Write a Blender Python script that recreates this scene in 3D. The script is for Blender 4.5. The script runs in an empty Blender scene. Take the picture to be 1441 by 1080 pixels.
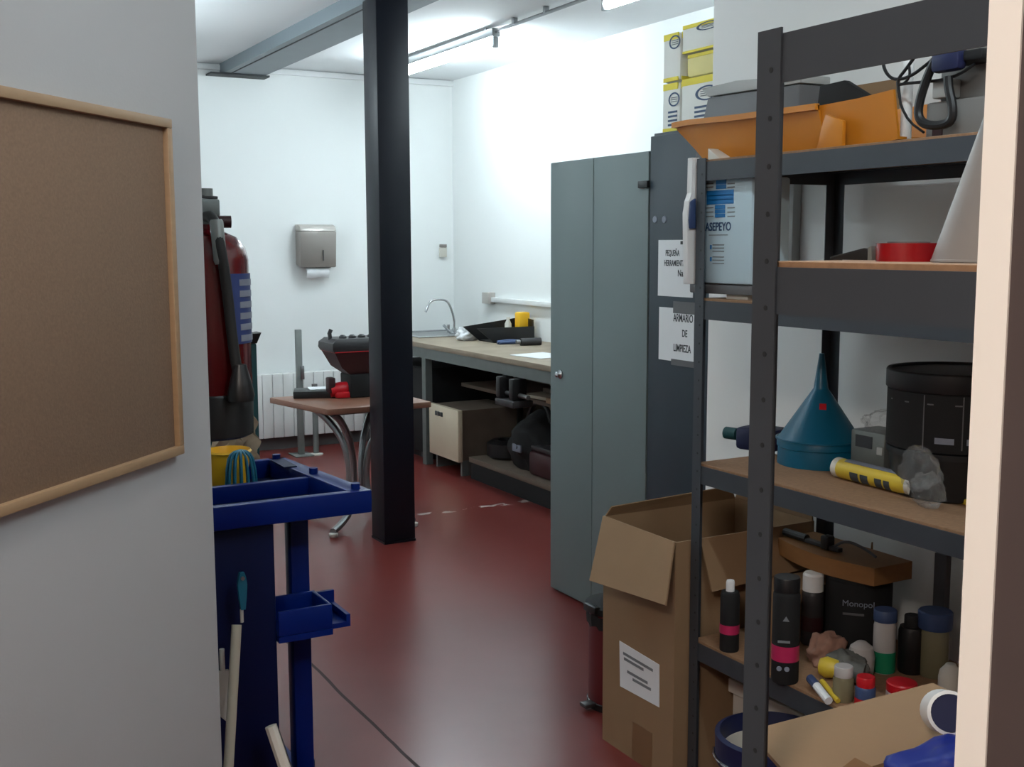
import bpy, bmesh, math, random
from mathutils import Vector, Matrix, noise
random.seed(7)
scn = bpy.context.scene
COL = scn.collection
PI = math.pi

# ------------------------------------------------------------------ camera
F = 1613.0
YAW, PITCH, ROLL = math.radians(28.871), math.radians(6.974), math.radians(-0.185)
H = 1.53
D = Vector((math.sin(YAW)*math.cos(PITCH), math.cos(YAW)*math.cos(PITCH), -math.sin(PITCH)))
R0 = Vector((math.cos(YAW), -math.sin(YAW), 0)); U0 = R0.cross(D)
RR = R0*math.cos(ROLL)+U0*math.sin(ROLL); UU = U0*math.cos(ROLL)-R0*math.sin(ROLL)
CAM = Vector((0, 0, H))
cd = bpy.data.cameras.new('camera'); cam = bpy.data.objects.new('camera', cd); COL.objects.link(cam)
cd.sensor_width = 36; cd.lens = F/1441*36; cd.clip_start = 0.05; cd.clip_end = 60
cam.matrix_world = Matrix(((RR.x, UU.x, -D.x, 0), (RR.y, UU.y, -D.y, 0), (RR.z, UU.z, -D.z, H), (0, 0, 0, 1)))
scn.camera = cam
# points measured on the photograph, carried onto a known plane of the room
def ray(x, y): return D+RR*((x-720.5)/F)-UU*((y-540)/F)
def onz(x, y, z): v = ray(x, y); return CAM+v*((z-H)/v.z)
def onx(x, y, X): v = ray(x, y); return CAM+v*(X/v.x)
def ony(x, y, Y): v = ray(x, y); return CAM+v*(Y/v.y)
def onp(x, y, p, n): v = ray(x, y); return CAM+v*((p-CAM).dot(n)/v.dot(n))

# --------------------------------------------------------------- materials
def lin(c):
    o = []
    for v in c[:3]:
        v /= 255.0
        o.append(v/12.92 if v <= .04045 else ((v+.055)/1.055)**2.4)
    return (*o, 1)
class NT:
    def __init__(s, m): s.t = m.node_tree; s.n = s.t.nodes; s.l = s.t.links
    def node(s, kind, **kw):
        n = s.n.new(kind)
        for k, v in kw.items(): setattr(n, k, v)
        return n
    def math(s, op, a, b=None):
        n = s.node('ShaderNodeMath', operation=op)
        for i, v in enumerate((a, b)):
            if v is None: continue
            if isinstance(v, (int, float)): n.inputs[i].default_value = v
            else: s.l.new(v, n.inputs[i])
        return n.outputs[0]
    def mix(s, f, a, b):
        n = s.node('ShaderNodeMix', data_type='RGBA')
        for i, v in ((0, f), (6, a), (7, b)):
            if isinstance(v, (int, float)): n.inputs[i].default_value = v
            elif isinstance(v, tuple): n.inputs[i].default_value = v
            else: s.l.new(v, n.inputs[i])
        return n.outputs[2]
    def noise(s, vec, scale, detail=3):
        n = s.node('ShaderNodeTexNoise'); n.inputs['Scale'].default_value = scale; n.inputs['Detail'].default_value = detail
        if vec is not None: s.l.new(vec, n.inputs['Vector'])
        return n.outputs['Fac']
def mat(name, c, rough=.5, metal=0, var=.08, scale=18, bump=0, bscale=80, spec=.5, trans=0, alpha=1, emit=None, es=0, stretch=None, coat=0):
    m = bpy.data.materials.new(name); m.use_nodes = True; k = NT(m)
    b = m.node_tree.nodes['Principled BSDF']
    tc = k.node('ShaderNodeTexCoord'); vec = tc.outputs['Object']
    if stretch:
        mp = k.node('ShaderNodeMapping'); mp.inputs['Scale'].default_value = stretch
        k.l.new(vec, mp.inputs['Vector']); vec = mp.outputs[0]
    cc = lin(c)
    if var > 0:
        f = k.noise(vec, scale)
        lo = tuple(v*(1-var) for v in cc[:3])+(1,); hi = tuple(min(1, v*(1+var)) for v in cc[:3])+(1,)
        k.l.new(k.mix(f, lo, hi), b.inputs['Base Color'])
    else: b.inputs['Base Color'].default_value = cc
    b.inputs['Roughness'].default_value = rough; b.inputs['Metallic'].default_value = metal
    b.inputs['Specular IOR Level'].default_value = spec
    b.inputs['Transmission Weight'].default_value = trans; b.inputs['Alpha'].default_value = alpha
    b.inputs['Coat Weight'].default_value = coat
    if emit: b.inputs['Emission Color'].default_value = lin(emit); b.inputs['Emission Strength'].default_value = es
    if bump:
        bn = k.node('ShaderNodeBump'); bn.inputs['Strength'].default_value = bump; bn.inputs['Distance'].default_value = .004
        k.l.new(k.noise(vec, bscale, 4), bn.inputs['Height']); k.l.new(bn.outputs[0], b.inputs['Normal'])
    return m
M = {}
M['white_wall'] = mat('white_wall', (234, 236, 235), .75, var=.015, scale=2, bump=.06, bscale=120)
M['near_wall'] = mat('near_wall', (230, 230, 228), .75, var=.02, scale=2, bump=.06, bscale=120)
M['hall'] = mat('hall', (170, 160, 150), .8, var=.02)
M['partition'] = mat('partition', (174, 173, 173), .7, var=.02, scale=3, bump=.05, bscale=160)
M['ceiling'] = mat('ceiling', (232, 234, 236), .8, var=.02, scale=1.5)
M['grey_skirting'] = mat('grey_skirting', (104, 104, 104), .5, var=.08)
M['white_plastic'] = mat('white_plastic', (225, 226, 226), .4, var=.02)
M['off_white'] = mat('off_white', (205, 200, 190), .5, var=.03)
M['cream'] = mat('cream', (206, 192, 168), .5, var=.03)
M['radiator'] = mat('radiator', (226, 226, 224), .4, var=.02)
M['black_paint'] = mat('black_paint', (9, 13, 24), .45, var=.1, scale=6, bump=.05, spec=.3)
M['beam_paint'] = mat('beam_paint', (118, 128, 134), .45, var=.1, scale=4)
M['dark_gap'] = mat('dark_gap', (30, 32, 36), .6, var=.05)
M['rack_steel'] = mat('rack_steel', (62, 66, 72), .45, var=.1, scale=12, metal=.2)
M['particle'] = mat('particle', (140, 106, 78), .75, var=.28, scale=90, bump=.15, bscale=200)
M['cabinet'] = mat('cabinet', (102, 114, 114), .45, var=.04, scale=4)
M['cabinet_door'] = mat('cabinet_door', (104, 117, 118), .5, var=.04, scale=4)
M['locker'] = mat('locker', (34, 46, 55), .45, var=.06, scale=4)
M['locker_door'] = mat('locker_door', (34, 47, 57), .5, var=.06, scale=4)
M['chrome'] = mat('chrome', (190, 192, 195), .18, 1, var=.03)
M['steel'] = mat('steel', (150, 152, 154), .35, .9, var=.08)
M['galvanised'] = mat('galvanised', (128, 132, 130), .5, .5, var=.12)
M['dispenser'] = mat('dispenser', (146, 139, 134), .35, .35, var=.05)
M['dispenser_top'] = mat('dispenser_top', (186, 180, 174), .35, .3, var=.04)
M['paper'] = mat('paper', (222, 224, 226), .8, var=.02)
M['ink'] = mat('ink', (58, 62, 66), .8, var=.05)
M['ink_light'] = mat('ink_light', (120, 124, 128), .8, var=.05)
M['cork'] = mat('cork', (126, 101, 81), .9, var=.22, scale=220, bump=.2, bscale=260)
M['pine'] = mat('pine', (160, 130, 98), .55, var=.12, scale=14, stretch=(1, 1, 8))
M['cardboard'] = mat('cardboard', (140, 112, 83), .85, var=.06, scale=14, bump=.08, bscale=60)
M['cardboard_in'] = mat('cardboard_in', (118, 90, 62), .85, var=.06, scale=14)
M['packing_tape'] = mat('packing_tape', (122, 92, 62), .3, var=.05)
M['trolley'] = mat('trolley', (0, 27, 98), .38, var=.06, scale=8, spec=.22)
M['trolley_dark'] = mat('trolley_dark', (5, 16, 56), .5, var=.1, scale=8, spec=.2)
M['yellow_plastic'] = mat('yellow_plastic', (235, 180, 30), .4, var=.05)
M['teal'] = mat('teal', (24, 104, 128), .45, var=.06)
M['teal_dark'] = mat('teal_dark', (20, 74, 78), .6, var=.1)
M['funnel'] = mat('funnel', (8, 92, 122), .38, var=.06, scale=6)
M['ivory'] = mat('ivory', (196, 186, 166), .5, var=.05)
M['ext_red'] = mat('ext_red', (86, 11, 17), .22, var=.05, coat=.4)
M['black_plastic'] = mat('black_plastic', (20, 20, 22), .4, var=.1)
M['black_matte'] = mat('black_matte', (13, 13, 15), .8, var=.1)
M['rubber'] = mat('rubber', (22, 22, 22), .7, var=.1)
M['label_blue'] = mat('label_blue', (44, 60, 112), .5, var=.1)
M['label_pale'] = mat('label_pale', (126, 132, 146), .5, var=.15, scale=60)
M['table_wood'] = mat('table_wood', (130, 90, 72), .4, var=.1, scale=8, stretch=(1, 10, 10))
M['worktop'] = mat('worktop', (142, 128, 110), .6, var=.34, scale=6, bump=.05)
M['bench_steel'] = mat('bench_steel', (106, 112, 110), .5, .2, var=.12)
M['old_board'] = mat('old_board', (104, 90, 78), .75, var=.25, scale=9)
M['red_plastic'] = mat('red_plastic', (190, 22, 34), .35, var=.06)
M['dark_red'] = mat('dark_red', (92, 30, 34), .45, var=.08)
M['maroon'] = mat('maroon', (52, 18, 22), .45, var=.1)
M['machine'] = mat('machine', (48, 46, 48), .45, var=.15)
M['orange'] = mat('orange', (196, 122, 30), .42, var=.07, scale=6)
M['case_grey'] = mat('case_grey', (92, 92, 94), .5, var=.05)
M['case_pale'] = mat('case_pale', (168, 170, 168), .5, var=.05)
M['device'] = mat('device', (118, 116, 114), .5, var=.06)
M['device_dark'] = mat('device_dark', (72, 72, 76), .5, var=.06)
M['milky'] = mat('milky', (205, 200, 198), .35, var=.03, trans=.25)
M['clear'] = mat('clear', (225, 228, 228), .15, var=.02, trans=.75, alpha=.2)
M['frosted'] = mat('frosted', (138, 133, 130), .45, var=.05, trans=.1)
M['tape_red'] = mat('tape_red', (140, 12, 20), .22, var=.03)
M['sky_blue'] = mat('sky_blue', (24, 112, 176), .5, var=.03)
M['aid_blue'] = mat('aid_blue', (182, 204, 214), .4, var=.03)
M['navy'] = mat('navy', (18, 26, 66), .5, var=.1)
M['royal'] = mat('royal', (12, 36, 132), .45, var=.1, scale=10)
M['dull_blue'] = mat('dull_blue', (52, 70, 108), .45, var=.06)
M['magenta'] = mat('magenta', (176, 36, 84), .4, var=.05)
M['green'] = mat('green', (20, 128, 90), .45, var=.05)
M['yellow'] = mat('yellow', (206, 178, 56), .45, var=.05)
M['olive_clear'] = mat('olive_clear', (150, 142, 112), .25, var=.05, trans=.4)
M['beige_cloth'] = mat('beige_cloth', (168, 150, 128), .9, var=.3, scale=25, bump=.4, bscale=40)
M['pink_cloth'] = mat('pink_cloth', (150, 112, 96), .9, var=.25, scale=25, bump=.4, bscale=40)
M['grey_cloth'] = mat('grey_cloth', (98, 98, 94), .9, var=.25, scale=25, bump=.3, bscale=40)
M['wood_board'] = mat('wood_board', (134, 92, 50), .6, var=.18, scale=10, stretch=(6, 1, 6))
M['stone'] = mat('stone', (196, 194, 188), .7, var=.05)
M['white_frame'] = mat('white_frame', (236, 230, 222), .5, var=.01)
M['brown_door'] = mat('brown_door', (74, 62, 60), .5, var=.06)
M['roll_white'] = mat('roll_white', (232, 232, 226), .7, var=.03)
M['roll_yellow'] = mat('roll_yellow', (232, 214, 70), .6, var=.04)
M['roll_cream'] = mat('roll_cream', (232, 220, 150), .6, var=.05)
M['deep_blue'] = mat('deep_blue', (30, 62, 100), .5, var=.05)
for nm_, es_ in (('tube_glow', 31), ('tube_mid', 19), ('tube_soft', 12), ('tube_fill', 17), ('tube_front', 24)):
    M[nm_] = mat(nm_, (255, 255, 255), .4, var=0, emit=(232, 249, 255), es=es_)
M['panel_glow'] = mat('panel_glow', (255, 255, 255), .4, var=0, emit=(255, 244, 233), es=27)

def floor_material():
    m = bpy.data.materials.new('red_floor_paint'); m.use_nodes = True; k = NT(m)
    b = m.node_tree.nodes['Principled BSDF']
    tc = k.node('ShaderNodeTexCoord'); v = tc.outputs['Object']
    sx = k.node('ShaderNodeSeparateXYZ'); k.l.new(v, sx.inputs[0]); X, Y = sx.outputs[0], sx.outputs[1]
    base = k.mix(k.noise(v, 1.7, 5), lin((90, 30, 27)), lin((114, 42, 38)))
    base = k.mix(k.math('MULTIPLY', k.noise(v, 9, 5), .35), base, lin((122, 66, 62)))
    # control joint running towards the far wall
    wob = k.math('MULTIPLY', k.math('SUBTRACT', k.noise(v, 3, 2), .5), .02)
    j = k.math('LESS_THAN', k.math('ABSOLUTE', k.math('ADD', k.math('SUBTRACT', X, 1.305), wob)), .006)
    base = k.mix(k.math('MULTIPLY', j, .9), base, lin((30, 16, 16)))
    # broken pale scuff line across the floor and a curved worn edge by the cabinets
    n1 = k.noise(v, 7, 4)
    s = k.math('LESS_THAN', k.math('ABSOLUTE', k.math('ADD', k.math('SUBTRACT', Y, 5.835), k.math('MULTIPLY', k.math('SUBTRACT', n1, .5), .12))), .026)
    s = k.math('MULTIPLY', s, k.math('GREATER_THAN', X, 2.55))
    s = k.math('MULTIPLY', s, k.math('GREATER_THAN', k.noise(v, 11, 3), .5))
    base = k.mix(k.math('MULTIPLY', s, .75), base, lin((196, 184, 178)))
    k.l.new(base, b.inputs['Base Color'])
    r = k.math('ADD', k.math('ADD', k.math('MULTIPLY', k.noise(v, 2.2, 3), .03), .276), k.math('MULTIPLY', j, .5))
    k.l.new(r, b.inputs['Roughness'])
    b.inputs['Specular IOR Level'].default_value = .56
    bn = k.node('ShaderNodeBump'); bn.inputs['Strength'].default_value = .04; bn.inputs['Distance'].default_value = .01
    k.l.new(k.noise(v, 2.5, 1), bn.inputs['Height']); k.l.new(bn.outputs[0], b.inputs['Normal'])
    return m
M['floor'] = floor_material()

# ----------------------------------------------------------------- helpers
class MB:
    """collects shapes (world or local coordinates) and links them as ONE mesh object"""
    def __init__(s, off=(0, 0, 0)): s.soft = False; s.bm = bmesh.new(); s.off = Vector(off)
    def _v(s, pts): return [s.bm.verts.new(Vector(p)) for p in pts]
    def hull(s, a, b, bev=0):
        a = Vector(a); b = Vector(b)
        x0, x1 = sorted((a.x, b.x)); y0, y1 = sorted((a.y, b.y)); z0, z1 = sorted((a.z, b.z))
        v = s._v([(x0, y0, z0), (x1, y0, z0), (x1, y1, z0), (x0, y1, z0), (x0, y0, z1), (x1, y0, z1), (x1, y1, z1), (x0, y1, z1)])
        return s._box(v, bev)
    def _box(s, v, bev):
        fs = [s.bm.faces.new([v[i] for i in f]) for f in ((0, 3, 2, 1), (4, 5, 6, 7), (0, 1, 5, 4), (1, 2, 6, 5), (2, 3, 7, 6), (3, 0, 4, 7))]
        if bev:
            es = list({e for f in fs for e in f.edges})
            bmesh.ops.bevel(s.bm, geom=es, offset=bev, segments=2, profile=.5, affect='EDGES', clamp_overlap=True)
        return s
    def box(s, c, size, bev=0, rot=None):
        c = Vector(c); h = Vector(size)/2
        pts = [Vector((sx*h.x, sy*h.y, sz*h.z)) for sz in (-1, 1) for sx, sy in ((-1, -1), (1, -1), (1, 1), (-1, 1))]
        if rot is not None: pts = [rot @ p for p in pts]
        return s._box(s._v([p+c for p in pts]), bev)
    def eight(s, pts, bev=0): return s._box(s._v(pts), bev)
    def prism(s, poly, vec, bev=0):
        """poly: planar list of points; vec: extrusion"""
        vec = Vector(vec); a = s._v(poly); b = s._v([Vector(p)+vec for p in poly]); n = len(a)
        fs = [s.bm.faces.new(a[::-1]), s.bm.faces.new(b)]
        for i in range(n): fs.append(s.bm.faces.new([a[i], a[(i+1) % n], b[(i+1) % n], b[i]]))
        if bev:
            es = list({e for f in fs for e in f.edges})
            bmesh.ops.bevel(s.bm, geom=es, offset=bev, segments=2, profile=.5, affect='EDGES', clamp_overlap=True)
        return s
    def loft(s, rings, cap=True, closed=True):
        rs = [s._v(r) for r in rings]; n = len(rs[0])
        for a, b in zip(rs, rs[1:]):
            for i in range(n if closed else n-1): s.bm.faces.new([a[i], a[(i+1) % n], b[(i+1) % n], b[i]])
        if cap and closed:
            s.bm.faces.new(rs[0][::-1]); s.bm.faces.new(rs[-1])
        return s
    def lathe(s, prof, o=(0, 0, 0), axis=(0, 0, 1), seg=28, cap=True):
        o = Vector(o); q = Vector((0, 0, 1)).rotation_difference(Vector(axis).normalized())
        rings = [[o+q @ Vector((max(r, 1e-4)*math.cos(2*PI*i/seg), max(r, 1e-4)*math.sin(2*PI*i/seg), z)) for i in range(seg)] for r, z in prof]
        return s.loft(rings, cap)
    def cyl(s, a, b, r, r2=None, seg=20):
        a = Vector(a); b = Vector(b); L = (b-a).length
        return s.lathe([(r, 0), (r if r2 is None else r2, L)], a, b-a, seg)
    def tube(s, pts, r, seg=10, radii=None, smooth=0):
        pts = [Vector(p) for p in pts]
        for _ in range(smooth):
            q = [pts[0]]
            for a, b in zip(pts, pts[1:]): q += [a*.75+b*.25, a*.25+b*.75]
            pts = q+[pts[-1]]
        n = len(pts); rings = []; up = None
        for i, p in enumerate(pts):
            t = (pts[min(i+1, n-1)]-pts[max(i-1, 0)]).normalized()
            if up is None:
                up = Vector((0, 0, 1)) if abs(t.z) < .9 else Vector((1, 0, 0))
            x = t.cross(up).normalized(); up = x.cross(t).normalized()
            rr = radii[min(int(i*len(radii)/n), len(radii)-1)] if radii else r
            rings.append([p+x*rr*math.cos(2*PI*k/seg)+up*rr*math.sin(2*PI*k/seg) for k in range(seg)])
        return s.loft(rings)
    def blob(s, c, size, seed=0, amp=.25, freq=2.2, sub=4, flat=None):
        s.soft = True
        g = bmesh.ops.create_icosphere(s.bm, subdivisions=sub, radius=1)
        c = Vector(c); sz = Vector(size)
        for v in g['verts']:
            n = noise.noise(v.co*freq+Vector((seed*7.3, seed*3.1, seed)))+.5*noise.noise(v.co*freq*2.3+Vector((seed, 9, seed*2)))
            p = v.co*(1+amp*n); v.co = Vector((p.x*sz.x, p.y*sz.y, p.z*sz.z))+c
            if flat is not None and v.co.z < flat: v.co.z = flat
        return s
    def sheet(s, grid, th=.002):
        """grid of points [row][col] with a thickness"""
        R = len(grid); Cn = len(grid[0])
        top = [s._v(r) for r in grid]
        nrm = (Vector(grid[0][-1])-Vector(grid[0][0])).cross(Vector(grid[-1][0])-Vector(grid[0][0])).normalized()*th
        bot = [s._v([Vector(p)-nrm for p in r]) for r in grid]
        for i in range(R-1):
            for j in range(Cn-1):
                s.bm.faces.new([top[i][j], top[i][j+1], top[i+1][j+1], top[i+1][j]])
                s.bm.faces.new([bot[i][j], bot[i+1][j], bot[i+1][j+1], bot[i][j+1]])
        for i in range(R-1):
            s.bm.faces.new([top[i][0], top[i+1][0], bot[i+1][0], bot[i][0]])
            s.bm.faces.new([top[i][-1], bot[i][-1], bot[i+1][-1], top[i+1][-1]])
        for j in range(Cn-1):
            s.bm.faces.new([top[0][j], bot[0][j], bot[0][j+1], top[0][j+1]])
            s.bm.faces.new([top[-1][j], top[-1][j+1], bot[-1][j+1], bot[-1][j]])
        return s
    def build(s, name, m, parent=None, loc=None, smooth=True, label=None):
        off = Vector(loc) if loc is not None else s.off
        bmesh.ops.recalc_face_normals(s.bm, faces=s.bm.faces[:])
        if off.length: bmesh.ops.translate(s.bm, verts=s.bm.verts[:], vec=-off)
        me = bpy.data.meshes.new(name); s.bm.to_mesh(me); s.bm.free()
        me.materials.append(M[m] if isinstance(m, str) else m)
        if smooth:
            me.shade_smooth()
            try:
                if not s.soft: me.set_sharp_from_angle(angle=math.radians(35))
            except Exception: pass
        o = bpy.data.objects.new(name, me); COL.objects.link(o)
        if parent is not None: o.parent = parent
        else: o.location = off
        if label: o['label'] = label
        return o
def tag(o, label=None, cat=None, group=None, kind=None):
    if label: o['label'] = label
    if cat: o['category'] = cat
    if group: o['group'] = group
    if kind: o['kind'] = kind
    return o
def thing(name, label, cat, loc=(0, 0, 0), rz=0, group=None):
    o = bpy.data.objects.new(name, None); COL.objects.link(o); o.empty_display_size = .05
    o.location = loc; o.rotation_euler = (0, 0, rz)
    return tag(o, label, cat, group)
def P(t): return MB(t.location)             # part given in world coordinates of an unrotated thing
def single(name, mb, m, label, cat, base, group=None, smooth=True):
    return tag(mb.build(name, m, None, base, smooth), label, cat, group)
def struct(name, mb, m): return tag(mb.build(name, m, None, (0, 0, 0), False), kind='structure')
def kids(o): return [c for c in bpy.data.objects if c.parent == o]
def copy_tree(o, parent=None):
    c = o.copy(); COL.objects.link(c)
    if parent is not None: c.parent = parent
    for ch in kids(o): copy_tree(ch, c)
    return c
def lettering(text, size, org, right, up, m, parent, name='lettering', align='LEFT', off=(0, 0, 0), sx=1.0, bold=0):
    cu = bpy.data.curves.new('txt', 'FONT'); cu.body = text; cu.size = size; cu.align_x = align; cu.extrude = .0004; cu.offset = bold
    tmp = bpy.data.objects.new('txt', cu); COL.objects.link(tmp)
    dg = bpy.context.evaluated_depsgraph_get(); dg.update()
    me = bpy.data.meshes.new_from_object(tmp.evaluated_get(dg)); bpy.data.objects.remove(tmp)
    right = Vector(right).normalized(); up = Vector(up).normalized(); n = right.cross(up)
    org = Vector(org)-Vector(off)
    me.transform(Matrix(((right.x*sx, up.x, n.x, org.x), (right.y*sx, up.y, n.y, org.y), (right.z*sx, up.z, n.z, org.z), (0, 0, 0, 1))))
    me.materials.clear(); me.materials.append(M[m])
    o = bpy.data.objects.new(name, me); COL.objects.link(o); o.parent = parent
    return o

# ----------------------------------------------------------------- setting
CZ = 2.80; YB = 8.31; XR = 4.05; XN = 2.50; XL = 0.46
struct('floor', MB().hull((-2.2, -3, -.1), (4.2, 8.5, 0)), 'floor')
struct('ceiling', MB().hull((-2.2, -3, CZ), (4.2, 8.5, CZ+.1)), 'ceiling')
struct('wall_back', MB().hull((XL-.1, YB, 0), (XR+.1, YB+.1, CZ)), 'white_wall')
struct('wall_right', MB().hull((XR, 3.13, 0), (XR+.1, YB, CZ)), 'white_wall')
struct('wall_right_near', MB().hull((XN, -3, 0), (XR+.1, 3.13, CZ)), 'near_wall')
struct('wall_left', MB().hull((XL-.1, 2.125, 0), (XL, YB, CZ)), 'white_wall')
pe = Vector((.54, 2.176, 0)); pa = Vector((-.674, -.738, 0)).normalized(); pn = Vector((.738, -.674, 0)).normalized()
b = MB(); q = pe+pa*2.6
b.prism([pe, q, q-pn*.04, pe-pn*.04], (0, 0, CZ)); struct('wall_partition', b, 'partition')
struct('wall_hall', MB().hull((-1.7, -3, 0), (-1.6, .6, CZ)), 'hall')
struct('wall_behind', MB().hull((-1.6, -2.7, 0), (XN, -2.6, CZ)), 'hall')
struct('baseboard_back', MB().hull((XL, YB-.016, 0), (3.3, YB, .095)), 'grey_skirting')
a0 = ony(271, 91, YB); 
struct('trim_1', MB().hull((XL, YB-.03, CZ-.045), (XR, YB, CZ-.012)), 'white_plastic')
# door leaf standing open beside the near rack, with its pale edge strip
struct('door_1', MB().hull((.690, -.32, .01), (.728, .533, 2.15)), 'brown_door')
struct('trim_2', MB().hull((.6885, .5332, .01), (.730, .560, CZ)), 'white_frame')

# column and ceiling beam
t = thing('steel_column', 'black painted square steel column standing in the middle of the red floor', 'column', (2.275, 5.41, 0))
P(t).hull((2.190, 5.325, .012), (2.362, 5.50, CZ-.075), .006).build('shaft', 'black_paint', t)
P(t).hull((2.189, 5.324, 0), (2.363, 5.501, .012)).build('base_plate', 'black_paint', t)
t = thing('ceiling_beam', 'long dark grey steel beam fixed under the ceiling above the column', 'beam', (2.36, 6, CZ-.075))
P(t).hull((2.215, 3.2, CZ-.075), (2.515, YB-.02, CZ-.058)).build('bottom_flange', 'beam_paint', t)
P(t).hull((2.215, 3.2, CZ-.058), (2.24, YB-.02, CZ)).hull((2.49, 3.2, CZ-.058), (2.515, YB-.02, CZ)).build('web', 'beam_paint', t)
P(t).hull((2.262, 3.2, CZ-.078), (2.272, YB-.05, CZ-.075)).build('seam', 'dark_gap', t)
P(t).hull((2.12, YB-.14, CZ-.088), (2.54, YB-.001, CZ-.0755)).build('bearing_plate', 'dark_gap', t)

# ------------------------------------------------------------ ceiling lamps
def tube_fixture(x, y0, y1, z, label, glow):
    t = thing('fluorescent_lamp', label, 'lamp', (x, (y0+y1)/2, CZ), 0, 'fluorescent ceiling lamps')
    P(t).hull((x-.028, y0, z-.005), (x+.028, y1, z+.045), .006).build('housing', 'steel', t)
    for k in (y0+.12, y1-.12):
        P(t).hull((x-.012, k-.012, z+.045), (x+.012, k+.012, CZ)).build('bracket', 'steel', t)
    for xx in (x,):
        P(t).cyl((xx, y0+.03, z-.036), (xx, y1-.03, z-.036), .026, seg=14).build('tube', glow, t)
        for yy in (y0, y1-.03):
            P(t).hull((xx-.016, yy, z-.066), (xx+.016, yy+.03, z-.0055), .004).build('tube_holder', 'steel', t)
    return t
tube_fixture(3.26, 6.09, 7.51, 2.738, 'long fluorescent tube lamp on the ceiling right of the black column', 'tube_glow')
tube_fixture(3.24, 3.66, 4.92, 2.738, 'second fluorescent tube lamp, at the top edge above the grey cabinets', 'tube_mid')
tube_fixture(1.15, 3.5, 4.9, 2.66, 'fluorescent tube lamp on the ceiling left of the dark beam, beyond the view', 'tube_soft')
tube_fixture(1.10, 5.7, 7.1, 2.60, 'added fill tube brightening the left of the ceiling, unseen behind the grey partition', 'tube_fill')  # unseen fill lamp, added to brighten the left ceiling and back wall
tube_fixture(1.30, .30, 1.55, 2.66, 'fluorescent tube lamp on the ceiling in front of the two racks, out of view', 'tube_front')
b = MB().cyl((3.24, 4.92, 2.765), (3.26, 6.09, 2.765), .010)
for yy in (5.15, 5.5, 5.85): b.hull((3.235, yy-.01, 2.765), (3.265, yy+.01, CZ), .002)
single('conduit', b, 'steel', 'thin grey conduit on the ceiling linking the two tube lamps', 'conduit', (3.25, 5.5, 2.765))
t = thing('ceiling_panel_lamp', 'warm ceiling lamp in the hall behind the viewer', 'lamp', (-.9, -.25, CZ))
P(t).hull((-1.2, -.55, CZ-.05), (-.6, .05, CZ), .004).build('housing', 'white_plastic', t)
P(t).hull((-1.17, -.52, CZ-.055), (-.63, .02, CZ-.0505)).build('diffuser', 'panel_glow', t)

# --------------------------------------------------------------- corkboard
ctr, cbr = onp(237, 168, pe+pn*.012, pn), onp(242, 643, pe+pn*.012, pn)
zt, zb = ctr.z, cbr.z; s0 = (ctr-pe).dot(pa); W = .95
t = thing('corkboard', 'brown corkboard in a thin pine frame hung on the grey partition', 'corkboard', (pe.x, pe.y, 0))
def cb(s, z, d): return pe+pa*s+pn*d+Vector((0, 0, z))
def cbox(mb, sa, sb, za, zc, d0, d1):
    return mb.eight([cb(sa, za, d0), cb(sb, za, d0), cb(sb, za, d1), cb(sa, za, d1), cb(sa, zc, d0), cb(sb, zc, d0), cb(sb, zc, d1), cb(sa, zc, d1)], .0015)
cbox(P(t), s0+.006, s0+W-.006, zb+.006, zt-.006, .001, .009).build('cork_panel', 'cork', t)
for sa, sb, za, zc in ((s0, s0+W, zt-.016, zt), (s0, s0+W, zb, zb+.016), (s0, s0+.016, zb+.016, zt-.016), (s0+W-.016, s0+W, zb+.016, zt-.016)):
    cbox(P(t), sa, sb, za, zc, .0005, .019).build('frame_rail', 'pine', t)

# ---------------------------------------------------------- fire extinguisher
ex, ey = .607, 2.415; ez = 1.125; er = .083
t = thing('fire_extinguisher', 'dark red fire extinguisher hung on the wall above the blue trolley', 'fire extinguisher', (ex, ey, ez))
P(t).lathe([(.03, .09), (er-.004, .09), (er, .10), (er, .372), (er*.93, .398), (er*.72, .42), (er*.4, .432), (.026, .436), (.026, .446)], (ex, ey, ez), seg=40).build('cylinder', 'ext_red', t)
P(t).lathe([(er*.86, 0), (er*1.0, .006), (er*1.02, .09), (er*.99, .095)], (ex, ey, ez), seg=40).build('base_skirt', 'black_plastic', t)
v = P(t).cyl((ex, ey, ez+.444), (ex, ey, ez+.462), .02).hull((ex-.05, ey-.022, ez+.462), (ex+.024, ey+.022, ez+.498), .004).build('valve', 'bench_steel', t)
P(t).prism([(ex-.075, ey-.014, ez+.472), (ex-.051, ey-.014, ez+.47), (ex-.051, ey-.014, ez+.48), (ex-.075, ey-.014, ez+.484)], (0, .028, 0), .002).build('lower_handle', 'machine', v)
P(t).prism([(ex-.075, ey-.014, ez+.503), (ex+.022, ey-.014, ez+.4985), (ex+.022, ey-.014, ez+.504), (ex-.075, ey-.014, ez+.511)], (0, .028, 0), .001).build('squeeze_lever', 'machine', v)
P(t).cyl((ex+.0, ey, ez+.5045), (ex+.0, ey, ez+.52), .015).build('pressure_cap', 'galvanised', v)
P(t).cyl((ex+.022, ey, ez+.452), (ex+.05, ey-.004, ez+.452), .013).build('gauge', 'maroon', v)
P(t).tube([(ex-.005, ey-.02, ez+.462), (ex-.004, ey-.07, ez+.462), (ex+.0, ey-.098, ez+.41), (ex+.012, ey-.094, ez+.33), (ex+.022, ey-.092, ez+.2), (ex+.03, ey-.092, ez+.14)], .011, 12, smooth=2).build('hose', 'rubber', t)
P(t).lathe([(.011, 0), (.0135, .008), (.0135, .085), (.011, .09)], (ex+.003, ey-.091, ez+.365), (-.06, .04, 1)).build('hose_sleeve', 'galvanised', t)
P(t).lathe([(.026, 0), (.028, .012), (.022, .04), (.013, .075)], (ex+.034, ey-.096, ez+.085)).build('nozzle', 'black_plastic', t)
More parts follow.
